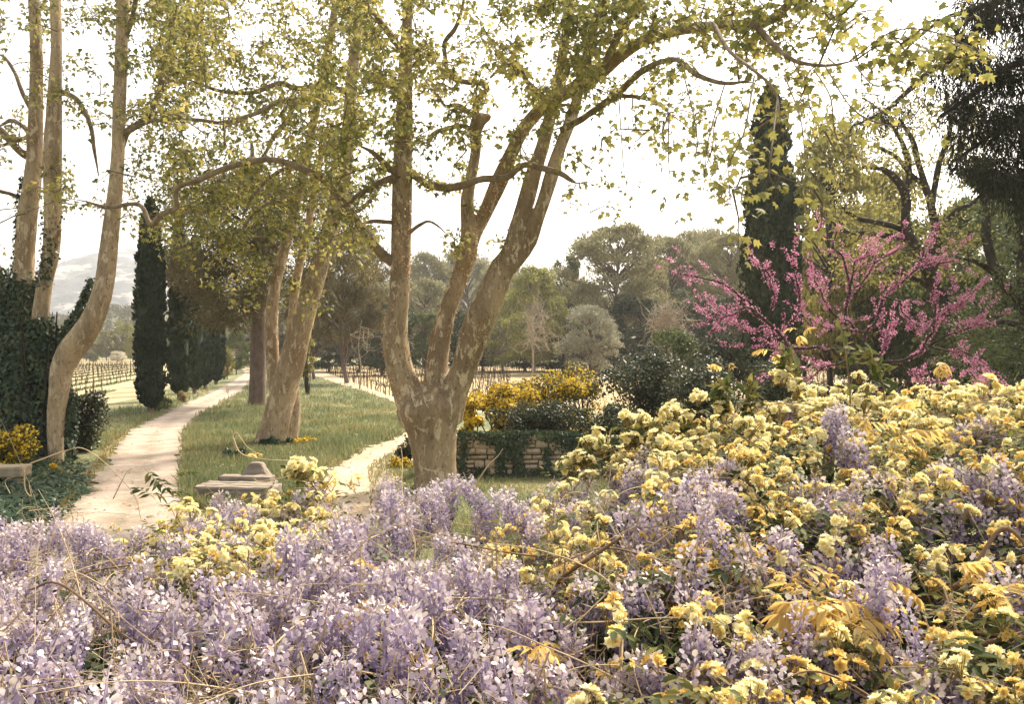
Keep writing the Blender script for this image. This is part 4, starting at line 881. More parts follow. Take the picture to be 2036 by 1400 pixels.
n = 600; px = R.uniform(1790, 2190, n); py = R.uniform(-120, 450, n); ok = (px > 1925 - (py - 40) * .30 - (R.uniform(size=n) < .3) * 110) & (px > 1890 + (py - 330).clip(0) * 1.2)
px, py = px[ok], py[ok]; ex = np.array([(1840, 170), (1815, 190), (1790, 120), (1760, 215), (1720, 240), (1870, 160), (1830, 60), (1880, 60), (1745, 200), (1850, 110), (1700, 255), (1780, 235)])
px = np.r_[px, ex[:, 0]]; py = np.r_[py, ex[:, 1]]
A, B, ra, rb, pth = grow(np.concatenate(skel), Pv(px, py, D6 + R.uniform(-1.6, 2.4, len(px))), .35, .008, .12, -.06)
tw = MB(); sticks(tw, A, B, ra, rb, 3); obj('twigs', tw, M['dark_bark'], o3, kind='stuff')
lf = MB(); leaf_clumps(lf, pth, 85, .42, .20, (LANCE[0] * [.45, 1, 1], LANCE[1]), 1.1, .8); obj('crown', lf, M['conifer_black'], o3)

# redbud ---------------------------------------------------------------------
D7 = 18.0
rb_ = empty('redbud_tree', zero(P(1655, 1005, D7)), 'spreading redbud tree covered in pink blossom above the roses', 'tree')
tb = MB(); skel = []
RB = ([(1640, 1020, 12), (1650, 900, 11), (1661, 825, 10), (1680, 790, 9), (1696, 763, 8.5), (1700, 737, 8), (1690, 715, 7), (1683, 700, 6)], [(1680, 790, 7), (1705, 765, 6.5), (1720, 745, 6), (1730, 729, 6)],
      [(1683, 705, 6), (1655, 694, 6), (1627, 690, 5.5), (1576, 690, 5), (1559, 673, 5), (1524, 639, 4.5), (1490, 600, 4), (1456, 576, 3), (1410, 556, 2.5), (1350, 545, 1.5)], [(1559, 673, 4), (1572, 640, 4), (1590, 600, 3.5), (1582, 550, 3), (1574, 512, 2)],
      [(1686, 705, 5), (1681, 640, 5), (1690, 575, 4), (1675, 510, 3.5), (1655, 480, 2.5), (1632, 448, 1.5)], [(1725, 735, 5), (1722, 660, 5), (1758, 590, 4.5), (1810, 545, 4), (1846, 505, 3), (1852, 490, 1.5)], [(1810, 545, 3), (1860, 525, 2.5), (1905, 518, 1.5)],
      [(1730, 729, 5), (1790, 718, 5), (1832, 700, 4.5), (1856, 660, 4), (1860, 610, 3), (1858, 585, 1.5)], [(1845, 690, 4), (1890, 665, 3), (1935, 650, 2), (1960, 648, 1.5)], [(1850, 690, 4), (1900, 700, 3), (1945, 715, 2), (1980, 742, 1.5)], [(1860, 640, 3), (1895, 615, 2), (1912, 600, 1.5)],
      [(1524, 639, 3.5), (1480, 612, 3), (1440, 630, 2.5), (1420, 655, 2), (1408, 680, 1.2)], [(1540, 655, 3), (1500, 660, 2), (1450, 640, 1.5), (1400, 615, 1)], [(1524, 639, 3), (1540, 590, 3), (1530, 550, 2.5), (1500, 525, 1.5)], [(1576, 690, 3.5), (1550, 705, 2.5), (1530, 690, 2), (1500, 690, 1.2)],
      [(1681, 640, 4), (1640, 600, 3.5), (1620, 560, 3), (1600, 545, 1.5)], [(1690, 575, 3), (1730, 540, 3), (1760, 510, 2.5), (1790, 490, 1.2)], [(1722, 660, 4), (1690, 640, 3), (1660, 655, 2.5), (1620, 640, 1.5)], [(1690, 575, 3), (1700, 520, 2.5), (1730, 490, 1.5)],
      [(1790, 718, 4), (1820, 745, 3), (1850, 760, 2.5), (1885, 770, 1.5)], [(1758, 590, 3), (1790, 600, 2.5), (1815, 640, 2), (1830, 665, 1.2)], [(1730, 729, 4), (1760, 690, 3), (1770, 650, 2), (1790, 630, 1.5)], [(1900, 700, 2), (1930, 740, 2), (1960, 765, 1.5)], [(1690, 715, 4), (1640, 730, 3), (1600, 760, 2), (1560, 765, 1.2)])
dz = [0, .2, -.4, .3, .6, .8, .4, -.5, -.8, -.2, -1, -.8, .3, .8, -.3, .5, 1.2, -.6, .7, .9, -.9, .6, 1.0, .2]
fl_src = []
for i, s in enumerate(RB):
    w = dz[i % len(dz)]
    if i > 1:
        a_ = np.array(s, float); s = [list(a_[0])]
        for j in range(1, len(a_)): mm = (a_[j - 1] + a_[j]) / 2; mm[:2] += R.normal(size=2) * 4.5; s += [list(mm), list(a_[j])]
    q = stem(tb, s if i < 2 else [(x_, y_, w_ * .62) for x_, y_, w_ in s], [D7 + w * .4, D7 + w] if i > 1 else D7, 6, .12); skel.append(q)
    if i > 1: fl_src.append((q, s[-1][0]))
obj('trunk', tb, M['dark_bark'], rb_, True)
A, B, r0, r1 = [], [], [], []; tips = []
for q, _ in fl_src:
    for k in range(11):
        i = R.integers(len(q) // 4, len(q) - 1); T_ = nrm(q[i + 1] - q[i]); v = nrm(T_ * .9 + R.normal(size=3) * .45 + [0, 0, .45]) * R.uniform(.25, .95); a = q[i]; p = [a]
        for s in range(5): v = v + R.normal(size=3) * .06; p.append(p[-1] + v / 5)
        p = np.array(p); tips.append(p); A.append(p[:-1]); B.append(p[1:]); r0.append(np.linspace(.007, .003, 5)); r1.append(np.linspace(.006, .002, 5))
tw = MB(); sticks(tw, np.concatenate(A), np.concatenate(B), np.concatenate(r0), np.concatenate(r1), 3); obj('twigs', tw, M['dark_bark'], rb_, kind='stuff')
fl = MB()
for q in [x[0][len(x[0]) // 7:] for x in fl_src] + tips:
    L = np.linalg.norm(np.diff(q, axis=0), axis=1).sum(); nb = max(2, int(L * 7)); c = R.uniform(0, 1, nb)
    n = int(L * 120); k = np.clip(c[R.integers(nb, size=n)] + R.normal(size=n) * .045 / max(L, .2), 0, .999) * (len(q) - 1); i = k.astype(int); f = (k - i)[:, None]
    p = q[i] * (1 - f) + q[np.minimum(i + 1, len(q) - 1)] * f; o = rdir(n)
    leaves(fl, p + o * R.uniform(.005, .05, (n, 1)), o + rdir(n) * .5, rdir(n), R.uniform(.018, .042, n), (DIAMOND[0] * [1.5, 1, 1], DIAMOND[1]))
obj('blossom', fl, M['redbud'], rb_)
# ------------------------------------------------------------------ stone wall with ivy
M['stone'] = plain('stone', [(.33, .26, .18), (.48, .39, .28), (.57, .48, .36)], 2.2, bumps=.6, bd=.03, bscale=16)
M['mortar'] = plain('mortar', [(.07, .055, .04), (.13, .10, .07)], 8, bumps=.5)
DW = gd(948); x0, x1 = P(838, 948, DW)[0], P(1440, 948, DW)[0]; hw_ = CH - (866 - HY) / F * DW
wall = empty('stone_wall', ((x0 + x1) / 2, DW, 0), 'low dry stone wall of pale rough blocks beside the big plane', 'wall')
def block(jit=.26, bev=.12):
    s = np.array([(-1, -1), (1, -1), (1, 1), (-1, 1)]) * .5
    front = s * (1 - bev * 1.4) ; V = []
    for ring, y in ((s, .5), (s, -.3), (front, -.5)):
        for p in ring: V.append((p[0] + R.normal() * jit * .22, y + R.normal() * jit * .15, p[1] + R.normal() * jit * .3))
    Fq = [(4 * k + i, 4 * k + (i + 1) % 4, 4 * k + 4 + (i + 1) % 4, 4 * k + 4 + i) for k in (0, 1) for i in range(4)] + [(8, 9, 10, 11), (3, 2, 1, 0)]
    mb = MB(); mb.add(V, [f for f in Fq]); return mb
bm_ = [block().mesh('stone', M['stone']) for _ in range(8)]
core = MB()
def box(mb, a, b):
    a, b = np.array(a, float), np.array(b, float)
    V = np.array([[(a, b)[i][0], (a, b)[j][1], (a, b)[k][2]] for k in (0, 1) for j in (0, 1) for i in (0, 1)])
    mb.add(V, [(0, 2, 3, 1), (4, 5, 7, 6), (0, 1, 5, 4), (2, 6, 7, 3), (0, 4, 6, 2), (1, 3, 7, 5)])
box(core, (x0 + .02, DW + .05, -.05), (x1 - .02, DW + .42, hw_ - .05)); obj('mortar_core', core, M['mortar'], wall)
z = 0.0; rows = []
while z < hw_ - .06:
    h = R.uniform(.09, .25); h = min(h, hw_ - z); x = x0 + R.uniform(-.1, 0)
    while x < x1:
        w = R.uniform(.12, .50)
        if R.uniform() < .35 and h > .15:
            for kk in (0, 1):
                inst('stone', bm_[R.integers(8)], (x + w / 2 - wall.location.x, .06 + R.normal() * .012, z + h * (.25 + .5 * kk)), (R.normal() * .03, R.normal() * .03, R.normal() * .04), (w - .014, .22, h / 2 - .012), wall)
        else:
            inst('stone', bm_[R.integers(8)], (x + w / 2 - wall.location.x, .06 + R.normal() * .015, z + h / 2), (R.normal() * .03, R.normal() * .03, R.normal() * .04), (w - .016, .22, h - .014), wall)
        x += w
    z += h
wi = MB()
def wall_ivy(px, py, n, sx, sy):
    qx = R.normal(px, sx, n); qy = py + R.uniform(-1, 1, n) * sy
    p = Pv(qx, qy, np.full(n, DW - .03)); p[:, 1] -= np.abs(R.normal(size=n)) * .10; p[:, 2] = p[:, 2].clip(.03)
    leaves(wi, p, R.normal(size=(n, 3)) * [.5, .2, .3] - [0, .15, .8], R.normal(size=(n, 3)) * .35 - [0, 1, -.3], R.uniform(.05, .105, n), IVY)
for a in ((920, 900, 220, 6, 48), (995, 905, 330, 6, 45), (985, 872, 260, 16, 10), (1012, 890, 260, 8, 22), (1030, 918, 300, 6, 34), (1022, 874, 240, 16, 12), (1088, 920, 240, 4, 30), (960, 862, 340, 40, 5), (1040, 860, 300, 40, 5), (1112, 866, 420, 18, 10), (1150, 878, 620, 22, 18), (1168, 908, 300, 14, 20), (1240, 890, 700, 30, 26), (1225, 930, 300, 12, 20), (1330, 890, 600, 24, 20), (958, 938, 200, 8, 9), (1075, 940, 240, 20, 8), (1000, 945, 260, 60, 5), (1110, 948, 240, 50, 4), (868, 905, 300, 18, 40)): wall_ivy(*a)
wir = empty('wall_ivy', (P(1040, 948, DW)[0], DW - .1, 0), 'dark ivy hanging in strands over the stone wall', 'ivy')
obj('ivy_leaves', wi, M['ivy'], wir)

# ------------------------------------------------------------------ stone block, stone seat, rock
M['old_stone'] = plain('old_stone', [(.16, .13, .10), (.27, .225, .18), (.36, .31, .255)], 3.5, bumps=.7, bd=.02, bscale=22, stretch=(.5, 2.2, 2.2))
M['seat_stone'] = plain('seat_stone', [(.22, .18, .12), (.36, .30, .21)], 4, bumps=.6, bd=.02, bscale=24)
def bev_obj(name, mb, mat, parent, w=.02):
    o = obj(name, mb, mat, parent, off=(0, 0, 0)); b_ = o.modifiers.new('edge', 'BEVEL'); b_.width = w; b_.segments = 2; sd = o.modifiers.new('fine', 'SUBSURF'); sd.subdivision_type = 'SIMPLE'; sd.levels = sd.render_levels = 3; tx = bpy.data.textures.get('rough') or bpy.data.textures.new('rough', 'CLOUDS'); tx.noise_scale = .16; dp = o.modifiers.new('rough', 'DISPLACE'); dp.texture = tx; dp.strength = .06; dp.mid_level = .5; dp.texture_coords = 'GLOBAL'
    return o
bx = P(474, 1000, 19.2); blk = empty('stone_block', (bx[0], 19.2, 0), 'weathered stone block with stepped slabs above the wisteria left of centre', 'stone block')
blk.rotation_euler[2] = -.10
b_ = MB(); box(b_, (-.80, -.42, 0), (.80, .60, .36)); bev_obj('body', b_, M['old_stone'], blk, .03)
for k, (y0, y1, zt, xl, xr) in enumerate(((-.46, -.22, .425, -.84, .83), (-.205, .02, .43, -.82, .80), (.035, .27, .445, -.80, .74), (.285, .62, .54, -.62, .62))):
    b_ = MB(); box(b_, (xl, y0, .362), (xr, y1, zt)); bev_obj('slab', b_, M['old_stone'], blk, .015)
b_ = MB(); V = [(-.32, .64, .36), (.52, .64, .36), (.52, .98, .36), (-.32, .98, .36), (-.05, .68, .80), (.22, .68, .80), (.22, .92, .80), (-.05, .92, .80)]
b_.add(V, [(0, 3, 2, 1), (4, 5, 6, 7), (0, 1, 5, 4), (1, 2, 6, 5), (2, 3, 7, 6), (3, 0, 4, 7)]); bev_obj('sloping_stone', b_, M['old_stone'], blk, .03)
b_ = MB(); box(b_, (-.40, .6, 0), (.55, 1.0, .358)); bev_obj('rear_footing', b_, M['old_stone'], blk, .03)
sx_ = P(0, 960, 21.4); seat = empty('stone_bench', (sx_[0], 21.4, 0), 'pale stone bench slab on short legs at the left edge', 'bench')
b_ = MB(); box(b_, (-1.0, -.28, .25), (.66, .30, .53)); bev_obj('seat', b_, M['seat_stone'], seat, .05)
for lx in (-.75, .30): b_ = MB(); box(b_, (lx, -.2, 0), (lx + .26, .22, .248)); bev_obj('leg', b_, M['seat_stone'], seat, .03)
def rock(px, py, s, label, name='rock'):
    q = rdir(60); from_b = __import__('bmesh').new(); bm = from_b
    __import__('bmesh').ops.create_icosphere(bm, subdivisions=2, radius=1)
    for v in bm.verts: v.co *= 1 + R.normal() * .09; v.co.x *= s[0]; v.co.y *= s[1]; v.co.z *= s[2]
    me = bpy.data.meshes.new(name); bm.to_mesh(me); bm.free(); me.materials.append(M['seat_stone'])
    o = bpy.data.objects.new(name, me); C.objects.link(o); o.location = tuple(G(px, py) + [0, 0, s[2] * .4]); return tag(o, label, 'rock')
rock(186, 980, (.22, .16, .12), 'pale rounded rock at the left edge of the gravel path')
rock(300, 1032, (.10, .08, .05), 'small pale stone lying on the path near the wisteria')

# ------------------------------------------------------------------ vineyards
M['vine_wood'] = plain('vine_wood', [(.035, .024, .018), (.085, .06, .042)], 9, bumps=.5)
M['post_wood'] = plain('post_wood', [(.06, .045, .036), (.14, .11, .085)], 9, bumps=.4)
def vine_mesh(stake):
    tr = MB(); h = R.uniform(.48, .62); k = R.normal(size=4) * .05
    tube(tr, [(0, 0, 0), (k[0], k[1], h * .5), (k[2], k[3], h)], [.045, .034, .04], 6, 2, .1)
    for s in (-1, 1):
        tube(tr, [(k[2], k[3], h - .03), (s * .18, R.normal() * .04, h + .10), (s * .42, R.normal() * .06, h + .12 + R.normal() * .03)], [.034, .026, .016], 5, 2)
        for _ in range(3):
            x = R.uniform(.12, .42) * s; sticks(tr, [(x, 0, h + .08)], [(x + R.normal() * .06, R.normal() * .06, h + R.uniform(.2, .38))], .012, .006, 4)
    if stake: sticks(tr, [(.05, .03, 0)], [(.05 + R.normal() * .03, .03, 1.45)], .02, .016, 4)
    return tr
VM = [vine_mesh(False) for _ in range(5)]; VS = [vine_mesh(True) for _ in range(4)]
for v_ in VS: v_.v = [x * [.75, .75, .95] for x in v_.v]
def low_vine(stake):
    tr = MB(); h = R.uniform(.5, .62); A = [(0, 0, 0), (.02, 0, h), (-.02, 0, h)]; B = [(.02, .02, h), (.4, .03, h + .12), (-.4, -.03, h + .12)]; r0 = [.042, .03, .03]; r1 = [.036, .014, .014]
    for _ in range(3): x = R.uniform(-.4, .4); A.append((x, 0, h + .06)); B.append((x + R.normal() * .06, R.normal() * .06, h + R.uniform(.2, .38))); r0.append(.013); r1.append(.007)
    if stake: A.append((.05, .03, 0)); B.append((.05, .03, 1.45)); r0.append(.02); r1.append(.016)
    sticks(tr, A, B, np.array(r0), np.array(r1), 3); return tr
LV = [low_vine(False) for _ in range(4)]; LS = [low_vine(True) for _ in range(4)]
VMm = [v.mesh('vine', M['vine_wood'], smooth=True) for v in VM]; VSm = [v.mesh('vine', M['vine_wood'], smooth=True) for v in VS]
PM = MB(); sticks(PM, [(0, 0, 0)], [(.03, 0, 1.7)], .045, .04, 6); PMm = PM.mesh('vine_post', M['post_wood'])
def topx(p): return p[0] / p[1] * F + CX, HY + CH * F / p[1]
RR = np.array([-.285, .958]); RRn = np.array([RR[1], -RR[0]])
spots, posts = [], []
for k in range(0, 44):
    o = G(768, 792)[:2] + RRn * (k * 2.25 + .6)
    for j, s in enumerate(np.arange(-40, 78, 1.15)):
        p = o + RR * s + R.normal(size=2) * .07; px, py = topx(p)
        if p[1] < 40 or py > 832 or py < 731: continue
        if px < 770 or py < 806:
            vis = (630 < px < 782) or (808 < px < 858) or (884 < px < 912) or (925 < px < 1015) or (1585 < px < 1990) or (py < 742 and 1010 < px < 1260)
            if vis: (posts if j % 22 == 4 else spots).append((p[1], p[0], px, py))
        elif px > 1585 and px < 1990: spots.append((p[1], p[0], px, py))
spots.sort(); rest = MB(); ang = math.atan2(RR[1], RR[0])
for i, (y, x, px, py) in enumerate(spots):
    a = ang + R.normal() * .25; s = R.uniform(.85, 1.15)
    if i < 190: tag(inst('vine', VMm[i % 5], (x, y, 0), (0, 0, a), s), 'leafless dark grapevine in the pale rows beyond the lawn and redbud', 'grapevine', 'vines of the right vineyard')
    else:
        V, Fs, _ = LV[i % 4].arrays(); c_, s_ = math.cos(a), math.sin(a); V = V @ np.array([[c_, s_, 0], [-s_, c_, 0], [0, 0, 1]]) * s + [x, y, 0]
        for f in Fs: pass
        b0 = rest.n; rest.v.append(V); rest.t.append(np.zeros(len(V))); rest.n += len(V); rest.f += [f + b0 for f in Fs]
if rest.n: tag(obj('far_vines', rest, M['vine_wood']), 'distant leafless vines in rows along the dark treeline', 'grapevines', kind='stuff')
for y, x, px, py in posts: tag(inst('vine_post', PMm, (x, y, 0), (R.normal() * .05, R.normal() * .05, 0)), 'thin dark wooden post standing among the right vineyard rows', 'post', 'posts of the right vineyard')
spots = []
for o in row_left:
    for s in np.arange(-36, 90, 2.4):
        p = o + RD * s + R.normal(size=2) * .06; px, py = topx(p)
        if ((128 < px < 275) or (-10 < px < 26)) and 722 < py < 822 and p[0] < -24 - (p[1] - 45) * .36: spots.append((p[1], p[0]))
spots.sort(); ang = math.atan2(RD[1], RD[0]); rest = MB()
for i, (y, x) in enumerate(spots):
    a = ang + R.normal() * .25
    if i < 108: tag(inst('vine', VSm[i % 4], (x, y, 0), (0, 0, a), R.uniform(.85, 1.15)), 'staked leafless grapevine in the striped field left of the cypresses', 'grapevine', 'vines of the left vineyard')
    else:
        V, Fs, _ = LS[i % 4].arrays(); b0 = rest.n; V = V + [x, y, 0]; rest.v.append(V); rest.t.append(np.zeros(len(V))); rest.n += len(V); rest.f += [f + b0 for f in Fs]
if rest.n: tag(obj('far_vines', rest, M['vine_wood']), 'distant staked vines at the far end of the left field', 'grapevines', kind='stuff')

# ------------------------------------------------------------------ grass and ground ivy
def inside(px, py, poly):
    r = np.zeros(len(px), bool); n = len(poly)
    for i in range(n):
        (ax, ay), (bx_, by) = poly[i], poly[(i + 1) % n]
        c_ = (ay > py) != (by > py); r ^= c_ & (px < (bx_ - ax) * (py - ay) / (by - ay + 1e-9) + ax)
    return r
path_poly = PATH_L + PATH_R[::-1]; loop_poly = LOOP_O + LOOP_I[::-1]
def turf(name, label, n, region, mat, hmin, hmax, width, exclude=(), cat='grass', shrink=0):
    px = R.uniform(min(p[0] for p in region), max(p[0] for p in region), n); py = R.uniform(min(p[1] for p in region), max(p[1] for p in region), n)
    ok = inside(px, py, region)
    for e in exclude: ok &= ~(inside(px + R.normal(size=n) * 5, py + R.normal(size=n) * 3.5, e) & (R.uniform(size=n) > .012))
    px, py = px[ok], py[ok]; d = gd(py); pos = Pv(px, py, d); pos[:, 2] = 0; m_ = len(pos)
    mb = MB(); leaves(mb, pos, R.normal(size=(m_, 3)) * .33 + [0, 0, 1], rdir(m_) * [1, 1, .1], R.uniform(hmin, hmax, m_) * (1 + .4 * np.sin(pos[:, 0] * 1.7) * np.sin(pos[:, 1] * 1.1)), (BLADE[0] * [width, 1, 1], BLADE[1]))
    tag(obj(name, mb, M[mat]), label, cat, kind='stuff')
lawn = [(355, 1010), (352, 900), (358, 862), (390, 828), (432, 803), (482, 775), (498, 757), (520, 745), (600, 742), (700, 766), (790, 800), (840, 836), (800, 870), (735, 895), (668, 932), (625, 985), (600, 1040)]
turf('lawn_grass', 'long green grass on the lawn between path and dirt track', 90000, lawn, 'grass', .10, .30, 1.5, [path_poly, loop_poly])
turf('verge_grass', 'dry yellowish grass along the left edge of the path', 45000, VERGE_L + [(475, 745)] + PATH_L[-3:2:-1] + [(60, 1090)], 'dry_grass', .08, .26, 1.5, [path_poly])
turf('path_edge_grass', 'dry grass tufts lining the right edge of the path', 9000, [(352, 1020), (350, 900), (354, 862), (385, 826), (428, 803), (478, 774), (500, 757), (512, 750), (490, 780), (440, 812), (402, 836), (384, 866), (385, 920), (392, 1010)], 'dry_grass', .08, .22, 1.5, [path_poly])
turf('field_edge_grass', 'green grass strip between the cypresses and the left vineyard', 22000, [(120, 850), (270, 806), (345, 778), (440, 748), (470, 742), (400, 788), (332, 818), (255, 858), (200, 900)], 'grass', .10, .28, 1.5, [path_poly])
turf('wall_grass', 'short grass in front of the stone wall', 26000, [(800, 960), (900, 948), (1440, 948), (1440, 1080), (760, 1080)], 'grass', .05, .16, 1.5, [loop_poly])
turf('track_grass', 'grass tufts along the dirt track by the big trunk', 9000, [(730, 930), (800, 890), (850, 870), (850, 960), (740, 985)], 'grass', .06, .18, 1.5)
turf('field_weeds', 'thin pale weeds between the right vineyard rows', 16000, [(632, 738), (700, 758), (775, 790), (1050, 828), (2030, 830), (2030, 731), (640, 731)], 'dry_grass', .08, .28, 2.2)
n = 5200; px = R.uniform(-160, 190, n); py = R.uniform(925, 1060, n); ok = px < 170 - (py - 985).clip(0) * .9 + R.normal(size=n) * 8; px, py = px[ok], py[ok]
pos = Pv(px, py, gd(py)); pos[:, 2] = R.uniform(.02, .24, len(pos)); n = len(pos); gi = MB()
leaves(gi, pos, rdir(n) * [1, 1, .4], R.normal(size=(n, 3)) * .35 + [0, -.2, 1], R.uniform(.08, .17, n), IVY)
tag(obj('ground_ivy', gi, M['ground_ivy']), 'low glossy ivy covering the ground around the stone bench', 'ivy', kind='stuff')
n = 500; px = R.uniform(160, 380, n); py = R.uniform(800, 1040, n); gr_ = MB(); pos = Pv(px, py, gd(py)); pos[:, 2] = .01; ok = inside(px, py, path_poly); pos = pos[ok]; n = len(pos)
for k in range(3): leaves(gr_, pos, rdir(n) * [1, 1, .3], rdir(n) + [0, 0, 1], R.uniform(.02, .055, n), (DIAMOND[0] * [1.5, 1, 1], DIAMOND[1]))
n = 2600; px = R.uniform(120, 820, n); py = R.uniform(790, 1040, n); lt = MB(); pos = Pv(px, py, gd(py)); pos[:, 2] = R.uniform(.045, .09, n); ok = R.uniform(size=n) < np.where(inside(px, py, path_poly), .35, .8); pos = pos[ok]; n = len(pos)
leaves(lt, pos, rdir(n) * [1, 1, .25], R.normal(size=(n, 3)) * .3 + [0, 0, 1], R.uniform(.05, .12, n), IVY)
tag(obj('fallen_leaves', lt, M['spent']), 'dry fallen leaves scattered over the path and lawn', 'leaves', kind='stuff')
tag(obj('path_pebbles', gr_, M['gravel']), 'scattered pebbles on the gravel path', 'pebbles', kind='stuff')

# ------------------------------------------------------------------ foreground: wisteria and climbing roses
YX = [-500, 0, 100, 200, 300, 370, 420, 480, 560, 620, 680, 740, 800, 860, 920, 1000, 1090, 1150, 1250, 1350, 1500, 1600, 1750, 1900, 2036, 2500]
YT = [1040, 1040, 1035, 1068, 1085, 1035, 1000, 1010, 1020, 995, 985, 978, 985, 972, 1012, 1028, 1012, 965, 905, 868, 835, 815, 812, 802, 788, 780]
def ytop(px): return np.interp(px, YX, YT)
mc = [(i * .33 + R.uniform(-.1, .1) + (.16 if j % 2 else 0), 1.2 + j * .30 + R.uniform(-.09, .09), R.uniform(.19, .27), R.uniform(.10, .19)) for j in range(13) for i in range(-11, 12)]
mc = np.array(mc)
def relief(X, Y):
    """cushions of blossom: domes on a jittered lattice"""
    q = ((X[:, None] - mc[:, 0]) ** 2 + (Y[:, None] - mc[:, 1]) ** 2) / mc[:, 2] ** 2
    return (mc[:, 3] * np.sqrt(np.clip(1 - q, 0, 1))).max(1)
def flat_h(px, py):
    yt = ytop(px); t = np.clip((py - yt) / (1400 - yt), 0, 1); ht = 4.3 * (yt - HY) / F; bulge = np.interp(px, [1300, 1600, 2000], [0, .10, .12]) * np.sin(t * np.pi)
    return ht * (1 - t) + .80 * t + bulge, t
def rel(px, py):
    h, t = flat_h(px, py); d0 = F * h / np.maximum(py - HY, 60)
    return relief((px - CX) / F * d0, d0)
def fdepth(px, py):
    h, t = flat_h(px, py); k = np.minimum(t * 5, 1)
    return np.maximum(F * (h - (rel(px, py) - .07) * k * .45) / np.maximum(py - HY, 60), 1.35)
WP = [(1130, 980, 80, 50), (1170, 1060, 110, 70), (1100, 1190, 120, 80), (1215, 1220, 40, 70), (1390, 980, 90, 40), (1330, 1060, 110, 70), (1440, 1060, 60, 55), (1430, 1200, 100, 65), (1650, 1000, 100, 50), (1790, 1010, 80, 55), (1900, 1000, 70, 65), (1995, 960, 60, 40), (1560, 880, 26, 40), (1645, 930, 40, 40), (1950, 890, 22, 40), (1760, 1170, 70, 50), (1660, 1115, 36, 36), (1910, 1165, 50, 36), (1800, 1280, 110, 75), (1480, 1350, 150, 50), (1700, 1375, 200, 40), (1180, 1350, 90, 60), (1900, 1390, 80, 30), (1250, 1070, 60, 50), (1340, 1380, 80, 40)]
RP = [(365, 1105, 75, 45), (325, 1015, 32, 26), (600, 940, 38, 26), (585, 1020, 55, 42), (530, 1105, 48, 34), (1100, 1085, 60, 40), (1140, 1165, 60, 40), (450, 1150, 40, 20), (650, 985, 40, 26), (1030, 1120, 46, 30), (390, 1165, 50, 22), (1085, 990, 24, 30)]
RP = [(a_, b_, c_ * 1.3, d_ * 1.25) for a_, b_, c_, d_ in RP]
GAP = [(1885, 1095, 60, 62), (1985, 1125, 80, 85), (2000, 1240, 85, 95), (1900, 1230, 50, 40), (1600, 1240, 90, 34), (1500, 1130, 50, 28), (1290, 1265, 75, 48), (1725, 1225, 55, 30), (1300, 1335, 60, 40), (150, 1345, 90, 40), (680, 1330, 40, 40), (830, 1240, 60, 30), (1730, 1120, 26, 24)]
def blob(px, py, L):
    out = np.zeros(len(px))
    for a, b, rx, ry in L: out = np.maximum(out, np.exp(-(((px - a) / rx) ** 2 + ((py - b) / ry) ** 2) ** 2))
    return out
def holes(px, py):
    v = np.sin(px * .031 + 2.1 * np.sin(py * .012 + .5)) + np.sin(py * .043 + 1.7 * np.sin(px * .011)) + .6 * np.sin(px * .017 - py * .021)
    return np.clip((v + 1.35) * 2.2, 0, 1)
def w_prob(px, py):
    base = np.interp(px + (py - 1100) * .0, [-500, 1000, 1120, 1260, 1420], [.95, .95, .8, .35, .0]) * np.interp(py, [900, 960], [0, 1])
    return np.clip(np.maximum(base * (1 - blob(px, py, RP)), blob(px, py, WP)) * (.3 + .7 * np.clip((rel(px, py) - .02) / .05, 0, 1)) * (1 - blob(px, py, GAP)) * np.where(px > 1250, .75, 1), 0, 1)
def r_prob(px, py):
    base = np.maximum(np.interp(px, [1040, 1150, 1300, 1480], [0, .14, .5, 1.0]), np.interp(px, [1100, 1200], [0, 1]) * np.interp(py, [930, 990], [1, 0])) * np.interp(py, [800, 960, 1030, 1090, 1250, 1400], [1, 1, .72, .50, .38, .30])
    return np.clip(np.maximum(base * (1 - .85 * blob(px, py, WP)), blob(px, py, RP)) *  (1 - blob(px, py, GAP)), 0, 1)
def darts(n, prob, rmin, y1=1500):
    px = R.uniform(-450, 2560, n); py = ytop(px) + (y1 - ytop(px)) * R.uniform(0, 1, n)
    p = prob(px, py) * np.where((px < -120) | (px > 2150), .35, 1); ok = R.uniform(size=n) < p; px, py = px[ok], py[ok]; d = fdepth(px, py)
    kx, ky, kd = np.zeros(n), np.zeros(n), []; m_ = 0
    for i in range(len(px)):
        r = rmin * F / d[i]
        if m_ and (((kx[:m_] - px[i]) ** 2 + ((ky[:m_] - py[i]) * 1.35) ** 2) < r * r).any(): continue
        kx[m_], ky[m_] = px[i], py[i]; m_ += 1; kd.append(d[i])
    return kx[:m_], ky[:m_], np.array(kd)
